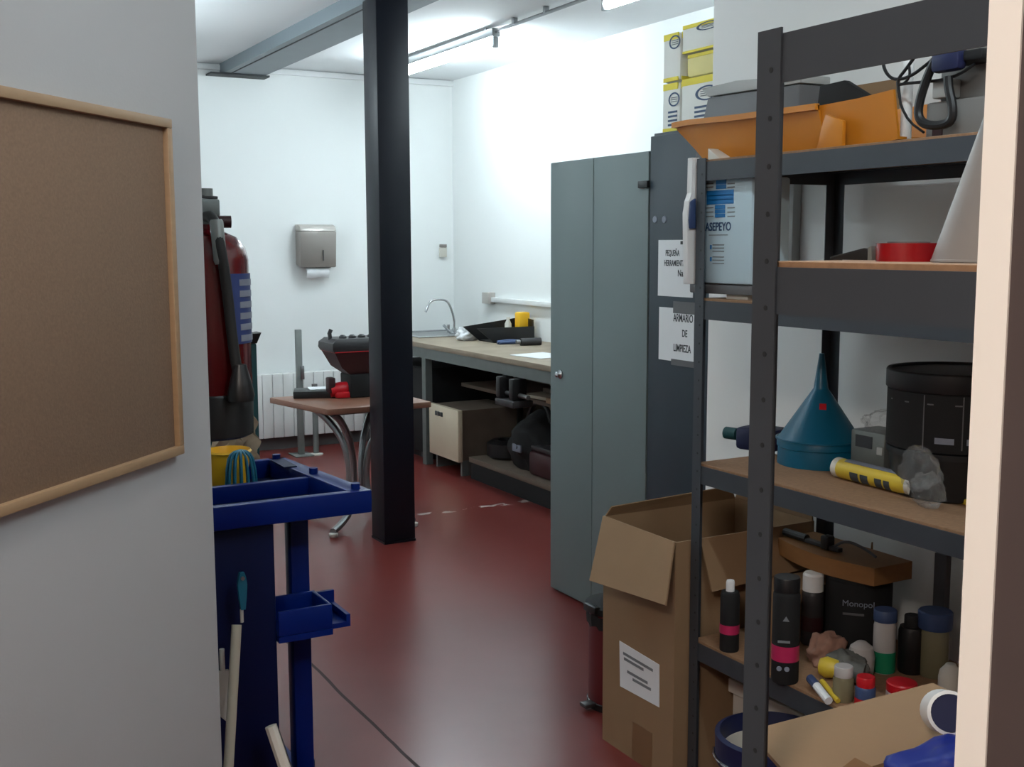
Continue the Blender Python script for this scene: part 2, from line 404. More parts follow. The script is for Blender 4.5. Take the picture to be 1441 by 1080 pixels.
lb = P(t)
def arc(mb, a0, a1, z0, z1, r, th=.0012):
    n = 12; pts = [(math.cos(a0+(a1-a0)*i/n), math.sin(a0+(a1-a0)*i/n)) for i in range(n+1)]
    mb.sheet([[(ex+c*r, ey+s*r, z1) for c, s in pts], [(ex+c*r, ey+s*r, z0) for c, s in pts]], th)
arc(lb, -1.30, -.3, ez+.2, ez+.345, er+.0012); lb = lb.build('label_sticker', 'label_blue', t)
for k in range(6):
    m_ = P(t); arc(m_, -1.02, -.34, ez+.205+k*.023, ez+.218+k*.023, er+.0024, .0012); m_.build('printed_panel', 'label_pale', lb)
P(t).hull((XL+.001, ey-.03, ez+.32), (ex-er+.004, ey+.03, ez+.36)).build('wall_bracket', 'black_plastic', t)

# ------------------------------------------------------------ cleaning trolley
cx0, cx1, cy0, cy1, cz = .475, .998, 2.50, 3.02, .95
t = thing('cleaning_trolley', 'blue plastic cleaning trolley parked beside the grey partition', 'trolley', ((cx0+cx1)/2, (cy0+cy1)/2, 0))
fr = P(t)
fr.hull((cx0, cy0, cz-.055), (cx1, cy0+.025, cz), .004).hull((cx0, cy1-.025, cz-.055), (cx1-.05, cy1, cz), .004)
fr.eight([(cx1-.055, cy0+.02, cz-.055), (cx1, cy0+.02, cz-.055), (cx1-.05, cy1, cz-.055), (cx1-.1, cy1, cz-.055), (cx1-.055, cy0+.02, cz), (cx1, cy0+.02, cz), (cx1-.05, cy1, cz), (cx1-.1, cy1, cz)], .004)
fr.hull((cx0, cy0+.02, cz-.055), (cx0+.03, cy1-.02, cz), .004)
fr.hull((cx0+.02, cy0+.24, cz-.05), (cx1-.07, cy0+.26, cz-.006), .003).build('top_frame', 'trolley', t)
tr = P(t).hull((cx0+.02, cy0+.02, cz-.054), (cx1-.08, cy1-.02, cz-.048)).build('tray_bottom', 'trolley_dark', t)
for k in (0, .5, 1):
    P(t).cyl((cx1-.03-.05*k, cy0+.03+k*(cy1-cy0-.06), cz), (cx1-.03-.05*k, cy0+.03+k*(cy1-cy0-.06), cz+.014), .011).build('peg', 'trolley', t)
P(t).hull((cx1-.1, cy1-.16, cz+.0005), (cx1-.065, cy1-.04, cz+.003)).build('recess', 'trolley_dark', t)
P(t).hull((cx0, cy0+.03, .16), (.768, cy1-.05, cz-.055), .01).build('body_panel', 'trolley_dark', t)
P(t).hull((.846, cy0+.16, .14), (.894, cy0+.21, cz-.055), .006).build('post', 'trolley', t)
sh = P(t).hull((.768, cy0+.02, .605), (.90, cy0+.15, .62)).hull((.768, cy0+.02, .62), (.90, cy0+.03, .68), .003).hull((.768, cy0+.14, .62), (.90, cy0+.15, .68), .003).hull((.89, cy0+.03, .62), (.90, cy0+.14, .68), .003)
sh = sh.build('side_tray', 'trolley', t)
P(t).hull((.90, cy0+.03, .615), (.948, cy0+.15, .627)).hull((.90, cy0+.14, .627), (.948, cy0+.15, .675)).hull((.938, cy0+.03, .627), (.948, cy0+.14, .645)).build('tray_hook', 'trolley', sh)
P(t).hull((cx0, cy0+.02, .105), (cx1-.09, cy1-.04, .16), .008).build('base_frame', 'trolley', t)
for wx, wy in ((cx1-.09, cy0+.10), (cx1-.09, cy1-.12), (cx0+.06, cy0+.08), (cx0+.06, cy1-.1)):
    w = P(t).hull((wx-.05, wy-.045, .095), (wx+.055, wy+.045, .145), .01).build('caster_housing', 'trolley_dark', t)
    P(t).cyl((wx+.01, wy-.02, .055), (wx+.01, wy+.02, .055), .055, seg=24).build('caster_wheel', 'ivory', w)
# tools leaning on and hooked to the trolley: each a thing of its own
yF = cy0-.006
p0 = onz(330, 1075, .22); 
t = thing('hand_brush', 'small teal handled brush hooked on the front of the blue trolley', 'brush', (.62, cy0, .70))
ba = ony(340, 806, cy0-.01); bb = ony(340, 858, cy0-.01)
h_ = P(t).loft([[(ba.x+dx*w, ba.y+dy*.006, z) for dx, dy in ((-1, -1), (1, -1), (1, 1), (-1, 1))] for z, w in ((ba.z, .005), (ba.z-.010, .008), ((ba.z+bb.z)/2+.015, .0105), (bb.z+.025, .008), (bb.z, .005))])
h_.build('handle', 'teal', t)
P(t).cyl((ba.x, ba.y-.01, ba.z-.012), (ba.x, ba.y+.014, ba.z-.012), .0045).build('hook', 'steel', t)
P(t).cyl((bb.x, bb.y, bb.z-.03), (bb.x, bb.y, bb.z), .004).build('stem', 'off_white', t)
ha = ony(333, 880, cy0-.03); hb = ony(321, 1090, cy0-.10)
t = thing('broom', 'broom with a cream stick leaning against the front of the blue trolley', 'broom', (hb.x, hb.y, 0))
foot = Vector((hb.x-.02, cy0-.17, .10))
P(t).tube([ha, hb, foot], .0115, 12).build('stick', 'ivory', t)
P(t).box(foot+Vector((0, 0, -.02)), (.07, .22, .04), .008).build('head', 'trolley_dark', t)
P(t).box(foot+Vector((0, 0, -.07)), (.05, .2, .06)).build('bristles', 'black_plastic', t)
t = thing('scrubbing_brush', 'white edged scrubbing brush standing at the foot of the blue trolley', 'brush', (.79, 2.46, 0))
sa, sb2 = ony(381, 1022, 2.47), ony(402, 1085, 2.44)
d_ = (sb2-sa).normalized()
sb3 = sa+d_*((.02-sa.z)/d_.z)
P(t).tube([sa, sb3], .014, 8).build('back', 'off_white', t)
P(t).tube([sa+Vector((.012, .015, -.02)), sb3+Vector((.012, .015, .0))], .012, 8).build('bristles', 'machine', t)
t = thing('dustpan', 'chipped white dustpan hung low on the front of the blue trolley', 'dustpan', (.52, cy0, .3))
da, db = ony(314, 945, cy0-.012), ony(320, 1020, cy0-.012)
P(t).prism([(da.x-.012, da.y, da.z), (da.x+.014, da.y, da.z), (db.x+.004, da.y, db.z), (db.x-.014, da.y, db.z+.02)], (0, .010, 0), .002).build('pan', 'off_white', t)
P(t).cyl((da.x, da.y+.005, da.z), (da.x, da.y+.005, da.z+.05), .006).build('handle', 'off_white', t)
# mop strainer and yellow bucket on top of the trolley
sc = Vector((.775, 2.825, cz-.0475))
t = thing('mop_strainer', 'teal ribbed plastic mop basket standing in the trolley top', 'basket', sc)
for k in range(14):
    a = 2*PI*k/14; c, s_ = math.cos(a), math.sin(a)
    P(t).tube([(sc.x+c*.040, sc.y+s_*.040, cz-.046), (sc.x+c*.034, sc.y+s_*.034, cz+.035), (sc.x+c*.022, sc.y+s_*.022, cz+.058), (sc.x, sc.y, cz+.064)], .0032, 6, smooth=1).build('rib', 'teal', t)
P(t).lathe([(.040, -.0475), (.046, -.0475), (.046, -.036), (.040, -.036), (.040, -.0475)], (sc.x, sc.y, cz), cap=False, seg=32).build('rim', 'teal', t)
yb_ = Vector((.775, 2.94, cz-.0475))
t = thing('yellow_bucket', 'yellow bucket rim showing in the trolley behind the teal basket', 'bucket', yb_)
P(t).lathe([(.0, -.0475), (.044, -.0475), (.052, .01), (.056, .042), (.060, .044), (.056, .049), (.050, .034), (.042, -.042), (0, -.042)], (yb_.x, yb_.y, cz), cap=False, seg=36).build('body', 'yellow_plastic', t)

# ------------------------------------------------- behind the extinguisher
t = thing('folding_cart', 'teal panel with a black clamp top standing behind the fire extinguisher', 'cart', (.97, 3.62, 0))
P(t).hull((.87, 3.60, .10), (1.052, 3.64, 1.215), .006).build('panel', 'teal_dark', t)
P(t).prism([(.87, 3.59, 1.215), (1.05, 3.59, 1.215), (1.066, 3.59, 1.25), (1.05, 3.59, 1.245), (.87, 3.59, 1.25)], (0, .06, 0), .002).build('clamp', 'black_plastic', t)
for x_ in (.89, 1.03): P(t).hull((x_-.012, 3.52, 0), (x_+.012, 3.72, .10), .004).build('foot', 'black_plastic', t)
b = MB(); g = []
for i in range(16):
    z = .985-i*.012; row = []
    for j in range(9):
        x = .885+j*.019; row.append((x+.008*math.sin(i*1.3), 3.585+.014*math.sin(j*1.7+i*.5)-.012, z+.012*math.sin(j*2.1)))
    g.append(row)
b.sheet(g, .003)
single('cleaning_cloth', b, 'beige_cloth', 'crumpled beige cloth hanging on the teal panel', 'cloth', (.96, 3.57, .98))

# ------------------------------------------------------------- back wall
da = ony(411, 318, YB); db = ony(467, 378, YB)
x0, x1, z1, z0 = da.x+.02, db.x-.005, da.z+.01, db.z+.01
t = thing('towel_dispenser', 'grey paper towel dispenser on the white back wall', 'dispenser', ((x0+x1)/2, YB, z0))
P(t).prism([(x0, YB-.001, z0+.02), (x0, YB-.115, z0), (x0, YB-.135, z1-.05), (x0, YB-.001, z1-.05)], (x1-x0, 0, 0), .01).build('cover', 'dispenser', t)
P(t).prism([(x0, YB-.001, z1-.05), (x0, YB-.135, z1-.05), (x0, YB-.11, z1-.012), (x0, YB-.06, z1), (x0, YB-.001, z1)], (x1-x0, 0, 0), .006).build('lid', 'dispenser_top', t)
P(t).hull(((x0+x1)/2+.028, YB-.139, z0+.05), ((x0+x1)/2+.034, YB-.132, z0+.13)).build('slot', 'machine', t)
P(t).prism([(x0+.05, YB-.03, z0-.002), (x0+.05, YB-.10, z0-.002), (x0+.05, YB-.11, z0+.012), (x0+.05, YB-.02, z0+.012)], (x1-x0-.09, 0, 0), .002).build('outlet', 'machine', t)
px0, px1 = x0+.055, x1-.05
g = [[(px0+(px1-px0)*j/8, YB-.075-.02*math.sin(i*.5)-.004*math.sin(j), z0+.002-i*.013-(.004*math.sin(j*.9) if i == 6 else 0)) for j in range(9)] for i in range(7)]
P(t).sheet(g, .003).build('paper_towel', 'paper', t)
da = ony(617.5, 344, YB); db = ony(627, 362, YB)
t = thing('wall_box', 'tiny white box with a grey top on the back wall near the corner', 'switch', (da.x, YB, db.z))
P(t).hull((da.x, YB-.03, db.z), (min(db.x, XR-.01), YB, da.z-.025), .005).build('body', 'off_white', t)
P(t).hull((da.x+.003, YB-.034, da.z-.025), (min(db.x, XR-.01)-.003, YB, da.z), .003).build('top', 'dispenser', t)
# socket and trunking on the right wall
pj = onx(692, 419, XR); pk = onx(700, 422, XR)
t = thing('wall_trunking', 'white cable trunking with a grey socket box on the right wall', 'trunking', (XR, pj.y, pj.z))
P(t).hull((XR-.055, pj.y-.06, pj.z-.045), (XR, pj.y+.06, pj.z+.04), .006).build('socket_box', 'dispenser_top', t)
P(t).hull((XR-.04, 4.4, pj.z-.03), (XR, pj.y-.06, pj.z+.005), .003).build('channel', 'white_plastic', t)
# radiator
t = thing('radiator', 'white finned wall radiator under the towel dispenser', 'radiator', (2.6, YB-.05, .1))
xs = [1.72+.079*i for i in range(19)]
for x_ in xs:
    P(t).hull((x_+.001, YB-.098, .10), (x_+.077, YB-.02, .575), .005).build('section', 'radiator', t)
P(t).cyl((1.75, YB-.055, .125), (3.20, YB-.055, .125), .016).build('lower_pipe', 'radiator', t)
for x_ in (1.9, 3.1): P(t).hull((x_-.012, YB-.06, 0), (x_+.012, YB-.03, .11)).build('bracket', 'grey_skirting', t)
# grey upright post with a clip
pb = onz(424, 641, 0)
pb = Vector((pb.x, pb.y, 0)); dep = (pb-CAM).dot(D)
ptop = ony(423, 464, pb.y)
t = thing('metal_post', 'bare grey metal post standing upright in front of the radiator', 'post', pb)
P(t).hull((pb.x-.022, pb.y-.015, .01), (pb.x+.022, pb.y+.015, ptop.z), .003).build('upright', 'galvanised', t)
P(t).hull((pb.x-.07, pb.y-.09, 0), (pb.x+.07, pb.y+.09, .01), .003).build('foot_plate', 'galvanised', t)
P(t).hull((pb.x+.005, pb.y-.03, ptop.z-.36), (pb.x+.03, pb.y-.014, ptop.z-.26), .003).build('clip', 'steel', t)
p2 = onz(445, 640, 0)
t = thing('pipe_stand', 'short pale grey pipe stand beside the taller grey post', 'stand', (p2.x, p2.y, 0))
P(t).cyl((p2.x, p2.y, .012), (p2.x, p2.y, .52), .021).build('pipe', 'galvanised', t)
P(t).lathe([(.05, 0), (.05, .008), (.024, .012)], (p2.x, p2.y, 0)).build('foot', 'off_white', t)
t.location = t.location

# ------------------------------------------------------------- cafe table
TZ = .69
A_, B_, C_ = onz(393, 565, TZ), onz(477, 580, TZ), onz(620, 569, TZ)
A_ = Vector((A_.x, A_.y, TZ)); tx0 = B_.x-.02; ty0 = B_.y; tx1 = C_.x
ty0 = max(ty0, 5.535)
t = thing('table', 'low square wooden table on a curved steel pedestal behind the black column', 'table', ((tx0+tx1)/2, ty0+.32, 0))
P(t).prism([(tx0, ty0, TZ-.032), (tx1, ty0, TZ-.032), (tx1-.02, ty0+.6, TZ-.032), (A_.x, ty0+.6, TZ-.032)], (0, 0, .032), .006).build('tabletop', 'table_wood', t)
tcx, tcy = (tx0+tx1)/2-.02, ty0+.30
for sx, sy in ((-1, -1), (1, -1), (1, 1), (-1, 1)):
    dx, dy = sx*.7071, sy*.7071
    def at(r, z): return (tcx+dx*r, tcy+dy*r, z)
    P(t).tube([at(.30, TZ-.04), at(.20, TZ-.09), at(.085, TZ-.22), at(.05, TZ-.36), at(.05, .2), at(.10, .09), at(.22, .045), at(.33, .03)], .019, 10, smooth=2).build('leg', 'steel', t)
    P(t).lathe([(.02, 0), (.024, .006), (.024, .02), (.016, .024)], at(.325, 0)).build('foot_pad', 'off_white', t)
P(t).hull((tcx-.24, tcy-.24, TZ-.045), (tcx+.24, tcy+.24, TZ-.0325), .004).build('top_plate', 'machine', t)
# things on the table
bz = TZ
b0 = onz(425, 560, TZ); b1 = onz(478, 558, TZ)
t = thing('flat_case', 'flat black case with a white sheet on its lid, at the left of the table', 'case', (2.04, 5.9, bz))
cx, cy = onz(452, 560, TZ).x, onz(452, 560, TZ).y+.06
P(t).box((cx, cy, bz+.02), (.26, .17, .04), .006, Matrix.Rotation(-.35, 3, 'Z')).build('body', 'black_plastic', t)
P(t).box((cx+.035, cy+.02, bz+.0425), (.15, .12, .004), 0, Matrix.Rotation(-.2, 3, 'Z')).build('sheet', 'paper', t)
gx, gy = onz(486, 561, TZ).x, onz(486, 561, TZ).y+.05
t = thing('power_tool', 'red hand power tool lying on the table beside the flat black case', 'tool', (gx, gy, bz))
P(t).tube([(gx-.07, gy, bz+.04), (gx-.03, gy, bz+.045), (gx+.07, gy+.0, bz+.052), (gx+.13, gy-.01, bz+.07)], .034, 12, radii=[.036, .04, .036, .03], smooth=1).build('body', 'red_plastic', t)
P(t).hull((gx-.085, gy-.03, bz+.03), (gx-.045, gy+.03, bz+.115), .008).build('head', 'maroon', t)
P(t).hull((gx-.05, gy-.05, bz+.001), (gx+.12, gy-.012, bz+.035), .01).build('battery', 'red_plastic', t)
mx, my = 2.30, ty0+.42
t = thing('bench_machine', 'dark machine with a thin red band on a narrow black stand on the table', 'machine', (mx, my, bz))
P(t).hull((mx-.07, my-.08, bz), (mx+.1, my+.08, bz+.13), .01).build('stand', 'black_matte', t)
body = P(t).loft([[(mx+sx*w+ox, my+sy*dd, bz+z) for sx, sy in ((-1, -1), (1, -1), (1, 1), (-1, 1))] for z, w, dd, ox in ((.125, .07, .06, .01), (.17, .12, .09, 0), (.255, .165, .11, 0))]).build('lower_hull', 'maroon', t)
P(t).loft([[(mx+sx*w, my+sy*dd, bz+z) for sx, sy in ((-1, -1), (1, -1), (1, 1), (-1, 1))] for z, w, dd in ((.257, .17, .112), (.275, .18, .118), (.305, .178, .115), (.328, .15, .1))]).build('upper_hull', 'machine', t)
P(t).hull((mx-.168, my-.114, bz+.2545), (mx+.168, my+.114, bz+.2605), .002).build('red_band', 'red_plastic', t)
P(t).tube([(mx-.15, my, bz+.32), (mx-.155, my, bz+.355), (mx-.145, my, bz+.375)], .012, 8).build('lever', 'machine', t)
for k in range(4): P(t).lathe([(.022, 0), (.02, .016), (.01, .024)], (mx-.09+k*.055, my-.03, bz+.322)).build('knob', 'machine', t)

# --------------------------------------------------------------- workbench
WX, WZ = 3.26, .85
t = thing('workbench', 'long worn wooden workbench with steel legs along the right wall', 'workbench', (3.6, 6.3, 0))
P(t).hull((WX, 4.42, WZ-.035), (XR-.002, YB-.17, WZ), .004).build('worktop', 'worktop', t)
P(t).hull((WX+.01, 4.45, WZ-.105), (WX+.05, YB-.2, WZ-.036)).build('front_rail', 'bench_steel', t)
for yy in (4.5, 7.2, YB-.24):
    P(t).hull((WX+.012, yy-.03, 0), (WX+.062, yy+.03, WZ-.106)).build('leg', 'bench_steel', t)
    P(t).hull((XR-.07, yy-.03, 0), (XR-.02, yy+.03, WZ-.036)).build('leg', 'bench_steel', t)
    P(t).hull((WX+.063, yy-.025, WZ-.105), (XR-.071, yy+.025, WZ-.036)).build('cross_rail', 'bench_steel', t)
P(t).hull((WX+.07, 4.6, .105), (XR-.1, 6.63, .14), .003).build('lower_shelf', 'old_board', t)
P(t).hull((WX+.07, 4.6, 0), (WX+.09, 6.6, .104)).build('plinth', 'black_matte', t)
P(t).hull((WX+.25, 4.6, .545), (XR-.1, 7.1, .57), .003).build('upper_shelf', 'old_board', t)
# rubbish board behind shelf = wall panel of the bench
P(t).hull((XR-.018, 4.6, .14), (XR-.004, 7.15, WZ-.11)).build('back_board', 'old_board', t)
t = thing('sink_cabinet', 'black cabinet under the sink end of the workbench', 'cabinet', (3.6, 7.7, 0))
P(t).hull((3.34, 7.30, .05), (3.95, 8.06, .66), .004).build('body', 'black_matte', t)
P(t).hull((3.37, 7.33, 0), (3.92, 8.03, .0495)).build('plinth', 'black_plastic', t)
P(t).hull((3.325, 7.31, .06), (3.339, 8.05, .65), .003).build('door', 'black_matte', t)
# cream drawer unit under the bench
t = thing('drawer_unit', 'cream drawer front with a dark pull under the workbench', 'drawer unit', (3.45, 6.88, .11))
P(t).hull((3.30, 6.68, .105), (3.72, 7.10, .44)).build('carcass', 'old_board', t)
for s_ in ((6.70), (7.08)): P(t).hull((3.31, s_-.012, 0), (3.68, s_+.012, .105)).build('foot', 'bench_steel', t)
d_ = P(t).hull((3.265, 6.655, .10), (3.299, 7.105, .445), .004).build('drawer', 'cream', t)
for k, (yy, ww) in enumerate(((6.90, .03), (6.945, .03), (6.985, .02))):
    P(t).hull((3.258, yy-ww/2, .375), (3.2655, yy+ww/2, .405), .002).build('pull', 'ink', d_)
# sink and tap
sk = onz(606, 468, WZ)
t = thing('sink', 'shallow steel sink set in the far end of the workbench', 'sink', (3.7, 7.75, WZ))
b = P(t); xx0, xx1, yy0, yy1 = 3.40, 4.0, 7.55, 8.12
b.hull((xx0, yy0, WZ), (xx1, yy0+.03, WZ+.012), .004).hull((xx0, yy1-.03, WZ), (xx1, yy1, WZ+.012), .004).hull((xx0, yy0+.03, WZ), (xx0+.03, yy1-.03, WZ+.012), .004).hull((xx1-.12, yy0+.03, WZ), (xx1, yy1-.03, WZ+.012), .004).build('rim', 'chrome', t)
P(t).hull((xx0+.03, yy0+.03, WZ+.0005), (xx1-.12, yy1-.03, WZ+.003)).build('basin', 'steel', t)
f0 = onz(636, 471, WZ); f0 = Vector((f0.x+.02, f0.y, WZ))
ft = ony(634, 432, f0.y); fp = ony(617, 421, f0.y); fs = ony(600, 437, f0.y)
t = thing('tap', 'tall chrome swan neck tap at the back of the workbench sink', 'tap', f0)
P(t).lathe([(.028, 0), (.028, .012), (.017, .02), (.014, .05)], f0).build('base', 'chrome', t)
P(t).tube([f0+Vector((0, 0, .04)), f0+Vector((0, 0, .12)), ft, Vector((ft.x-.03, ft.y, fp.z-.012)), fp, Vector((fs.x+.03, fs.y, fp.z-.012)), fs, fs+Vector((-.008, 0, -.012))], .0085, 12, smooth=2).build('spout', 'chrome', t)
for s_ in (-1, 1): P(t).tube([f0+Vector((-.04, s_*.02, .015)), f0+Vector((-.07+.03*s_, s_*.02, .075))], .010, 8).build('lever', 'chrome', t)
# bench clutter
c0 = onz(690, 481, WZ); c1 = onz(752, 483, WZ)
ty_ = c0.y; 
t = thing('tool_tray', 'black plastic tool tray with sloped end on the workbench', 'tray', (3.7, 6.9, WZ))
ax, bx2 = ony(672, 470, 6.92), ony(752, 470, 6.92)
for nm, poly, vec in (('front_panel', [(ax.x, 6.92, WZ+.105), (bx2.x, 6.92, WZ+.105), (bx2.x, 6.92, WZ+.001), (ax.x+.13, 6.92, WZ+.001)], (0, .008, 0)),
                      ('rear_panel', [(ax.x, 7.14, WZ+.105), (bx2.x, 7.14, WZ+.155), (bx2.x, 7.14, WZ+.001), (ax.x+.13, 7.14, WZ+.001)], (0, .008, 0)),
                      ('bottom', [(ax.x+.13, 6.93, WZ+.001), (bx2.x-.01, 6.93, WZ+.001), (bx2.x-.01, 7.139, WZ+.001), (ax.x+.13, 7.139, WZ+.001)], (0, 0, .008)),
                      ('end_panel', [(bx2.x-.008, 6.929, WZ+.001), (bx2.x-.008, 7.139, WZ+.001), (bx2.x-.008, 7.139, WZ+.17), (bx2.x-.008, 6.929, WZ+.15)], (.008, 0, 0))):
    P(t).prism(poly, vec).build(nm, 'black_plastic', t)
yl = ony(735, 456, 7.03)
single('yellow_tool', MB().box((yl.x, 7.03, WZ+.105), (.09, .07, .19), .012), 'yellow_plastic', 'yellow tool body sticking up out of the black tray', 'tool', (yl.x, 7.03, WZ+.01))
yl = ony(715, 458, 7.05)
single('bottle', MB().lathe([(.022, .009), (.024, .02), (.024, .12), (.012, .145), (.012, .165)], (yl.x, 7.05, WZ)), 'off_white', 'small pale bottle top showing over the black tray edge', 'bottle', (yl.x, 7.05, WZ+.01))
wl = onz(660, 479, WZ)
b = MB().blob((wl.x-.0, wl.y+.0, WZ+.04), (.085, .06, .055), 3, .5, flat=WZ)
single('paper_bag', b, 'paper', 'crumpled white paper bag on the workbench left of the black tray', 'bag', (wl.x, wl.y, WZ))
bl = onz(716, 484, WZ)
t = thing('blue_pliers', 'blue handled tool lying in front of the black tray', 'tool', (bl.x, bl.y, WZ))
P(t).tube([(bl.x-.09, bl.y+.0, WZ+.012), (bl.x, bl.y-.01, WZ+.022), (bl.x+.08, bl.y-.02, WZ+.012)], .013, 8, smooth=1).tube([(bl.x-.09, bl.y-.03, WZ+.012), (bl.x, bl.y-.04, WZ+.013), (bl.x+.08, bl.y-.03, WZ+.012)], .012, 8, smooth=1).build('grips', 'dull_blue', t)
P(t).hull((bl.x+.08, bl.y-.045, WZ), (bl.x+.13, bl.y-.01, WZ+.025), .006).build('jaws', 'steel', t)
bl = onz(745, 486, WZ)
t = thing('drill_chuck', 'short black tool lying at the right end of the tray', 'tool', (bl.x, bl.y, WZ))
P(t).cyl((bl.x-.07, bl.y, WZ+.025), (bl.x+.07, bl.y-.03, WZ+.025), .025).build('body', 'machine', t)
P(t).cyl((bl.x-.10, bl.y+.006, WZ+.025), (bl.x-.0705, bl.y, WZ+.025), .014).build('collar', 'steel', t)
bl = onz(762, 501, WZ)
single('paper_sheet', MB().box((bl.x, bl.y, WZ+.002), (.26, .3, .003), 0, Matrix.Rotation(.15, 3, 'Z')), 'paper', 'white sheet of paper lying on the workbench beside the grey cabinet', 'paper', (bl.x, bl.y, WZ), smooth=False)
# under the bench: shelves' contents
uz = .57
def on_upper(px, py=572): return onz(px, py, uz)
p = on_upper(672, 572); 
t = thing('wooden_offcut', 'flat pale board lying on the upper shelf under the workbench', 'board', (p.x, p.y, uz))
P(t).box((3.62, p.y, uz+.011), (.16, .5, .02), .003, Matrix.Rotation(.12, 3, 'Z')).build('plank', 'ivory', t)
P(t).box((3.72, p.y-.03, uz+.037), (.12, .5, .028), .003, Matrix.Rotation(.02, 3, 'Z')).build('strip', 'old_board', t)
p = on_upper(695, 573)
t = thing('bench_vice', 'small dark vice standing on the shelf under the workbench', 'vice', (p.x+.1, p.y, uz))
P(t).hull((p.x+.06, p.y-.12, uz), (p.x+.2, p.y+.1, uz+.04), .006).build('base', 'machine', t)
for k in (-.1, .06): P(t).hull((p.x+.07, p.y+k, uz+.041), (p.x+.17, p.y+k+.05, uz+.17), .01).build('jaw', 'black_plastic', t)
P(t).cyl((p.x+.12, p.y-.20, uz+.07), (p.x+.12, p.y+.15, uz+.07), .014).build('screw', 'steel', t)
p = onz(745, 578, uz)
single('timber_plank', MB().box((3.48, 5.42, uz+.02), (.09, .95, .035), .003, Matrix.Rotation(-.10, 3, 'Z')), 'pine', 'pale timber plank lying along the front of the shelf under the workbench', 'plank', (3.45, 5.45, uz))
single('blue_case', MB().hull((3.62, 5.0, uz), (3.95, 5.75, uz+.10), .012), 'navy', 'dark blue flat case on the under bench shelf behind the timber plank', 'case', (3.8, 5.4, uz))
lz = .14
def bag(name, px, size, m, label, cat, py=665):
    p = onz(px, py, lz); c = (max(p.x, 3.36+size[0]), p.y, lz+size[2]*.85)
    b = MB().blob(c, size, px*.01, .22, 1.6, flat=lz)
    return c, b
c, b = bag('tool_bag', 714, (.17, .23, .19), 'black_matte', '', '')
t = thing('tool_bag', 'black tool bag with a white tag on the lower shelf of the workbench', 'bag', (c[0], c[1], lz))
b.off = t.location.copy(); b.build('body', 'black_matte', t)
P(t).tube([(c[0], c[1]-.14, c[2]+.14), (c[0], c[1]-.08, c[2]+.25), (c[0], c[1]+.08, c[2]+.25), (c[0], c[1]+.14, c[2]+.14)], .014, 8, smooth=2).build('handle', 'black_plastic', t)
tg = onx(728, 631, c[0]-.175)
P(t).box((c[0]-.178, tg.y, tg.z), (.012, .1, .045), .003).build('tag', 'label_pale', t)
c, b = bag('x', 700, (.10, .13, .085), 'black_plastic', '', '', 655)
single('cable_coil', MB().lathe([(.10, .0), (.13, .02), (.13, .1), (.10, .12), (.06, .12), (.06, .0)], (3.53, onx(700, 640, 3.45).y+.02, lz), cap=False), 'black_plastic', 'coil of black cable left of the black tool bag', 'coil', (3.53, onx(700, 640, 3.45).y+.02, lz)); b.bm.free()
yy = onx(765, 650, 3.42).y
t = thing('petrol_can', 'dark red can with a grey top at the right of the lower bench shelf', 'can', (3.48, yy, lz))
P(t).hull((3.38, yy-.16, lz), (3.58, yy+.12, lz+.15), .025).build('body', 'maroon', t)
P(t).hull((3.39, yy-.15, lz+.151), (3.57, yy+.11, lz+.185), .012).build('top', 'machine', t)
P(t).cyl((3.45, yy+.07, lz+.18), (3.45, yy+.09, lz+.215), .02).build('spout', 'galvanised', t)
single('dark_suitcase', MB().hull((3.74, 4.7, lz), (3.94, 5.65, lz+.36), .02), 'black_matte', 'large dark case at the back of the lower bench shelf', 'case', (3.8, 5.4, lz))

# --------------------------------------------------- grey cabinet and locker
GX = 2.54
ca, cb_, cc_ = onx(771, 228, GX), onx(832, 222, GX), onx(915, 214, GX)
gy1, gys, gy0, gz = 4.262, 3.925, 3.545, 1.872
t = thing('metal_cabinet', 'tall pale grey two door metal cabinet next to the workbench', 'cabinet', (GX+.22, (gy0+gy1)/2, 0))
P(t).hull((GX+.018, gy0, 0), (GX+.45, gy1, gz), .003).build('body', 'cabinet', t)
d1 = P(t).hull((GX, gys+.002, .012), (GX+.0175, gy1-.003, gz-.003), .002).build('door', 'cabinet_door', t)
d2 = P(t).hull((GX, gy0+.003, .012), (GX+.0175, gys-.002, gz-.003), .002).build('door', 'cabinet_door', t)
lk = onx(789, 527, GX)
P(t).lathe([(.020, 0), (.020, .006), (.015, .012), (.012, .022), (.006, .026)], (GX, lk.y, lk.z), (-1, 0, 0)).build('lock_knob', 'chrome', d1)
hg = onx(908, 260, GX)
P(t).hull((GX-.014, hg.y-.03, hg.z-.012), (GX, hg.y+.03, hg.z+.014), .002).build('hinge', 'black_plastic', d2)
ly1, ly0, lz_ = 3.541, 3.16, 1.933
t = thing('dark_locker', 'tall dark blue grey metal locker beside the pale grey cabinet', 'locker', (GX+.22, (ly0+ly1)/2, 0))
P(t).hull((GX+.018, ly0, 0), (GX+.45, ly1, lz_), .003).build('body', 'locker', t)
ld = P(t).hull((GX, ly0+.004, .012), (GX+.0175, ly1-.004, lz_-.012), .002).build('door', 'locker_door', t)
for px in (922, 935):
    h_ = onx(px, 309, GX); P(t).lathe([(.014, 0), (.012, .003)], (GX, h_.y, h_.z), (-1, 0, 0)).build('vent_hole', 'label_pale', ld)
xs = GX-.0012
UPZ = (0, 0, 1); RTY = (0, -1, 0)
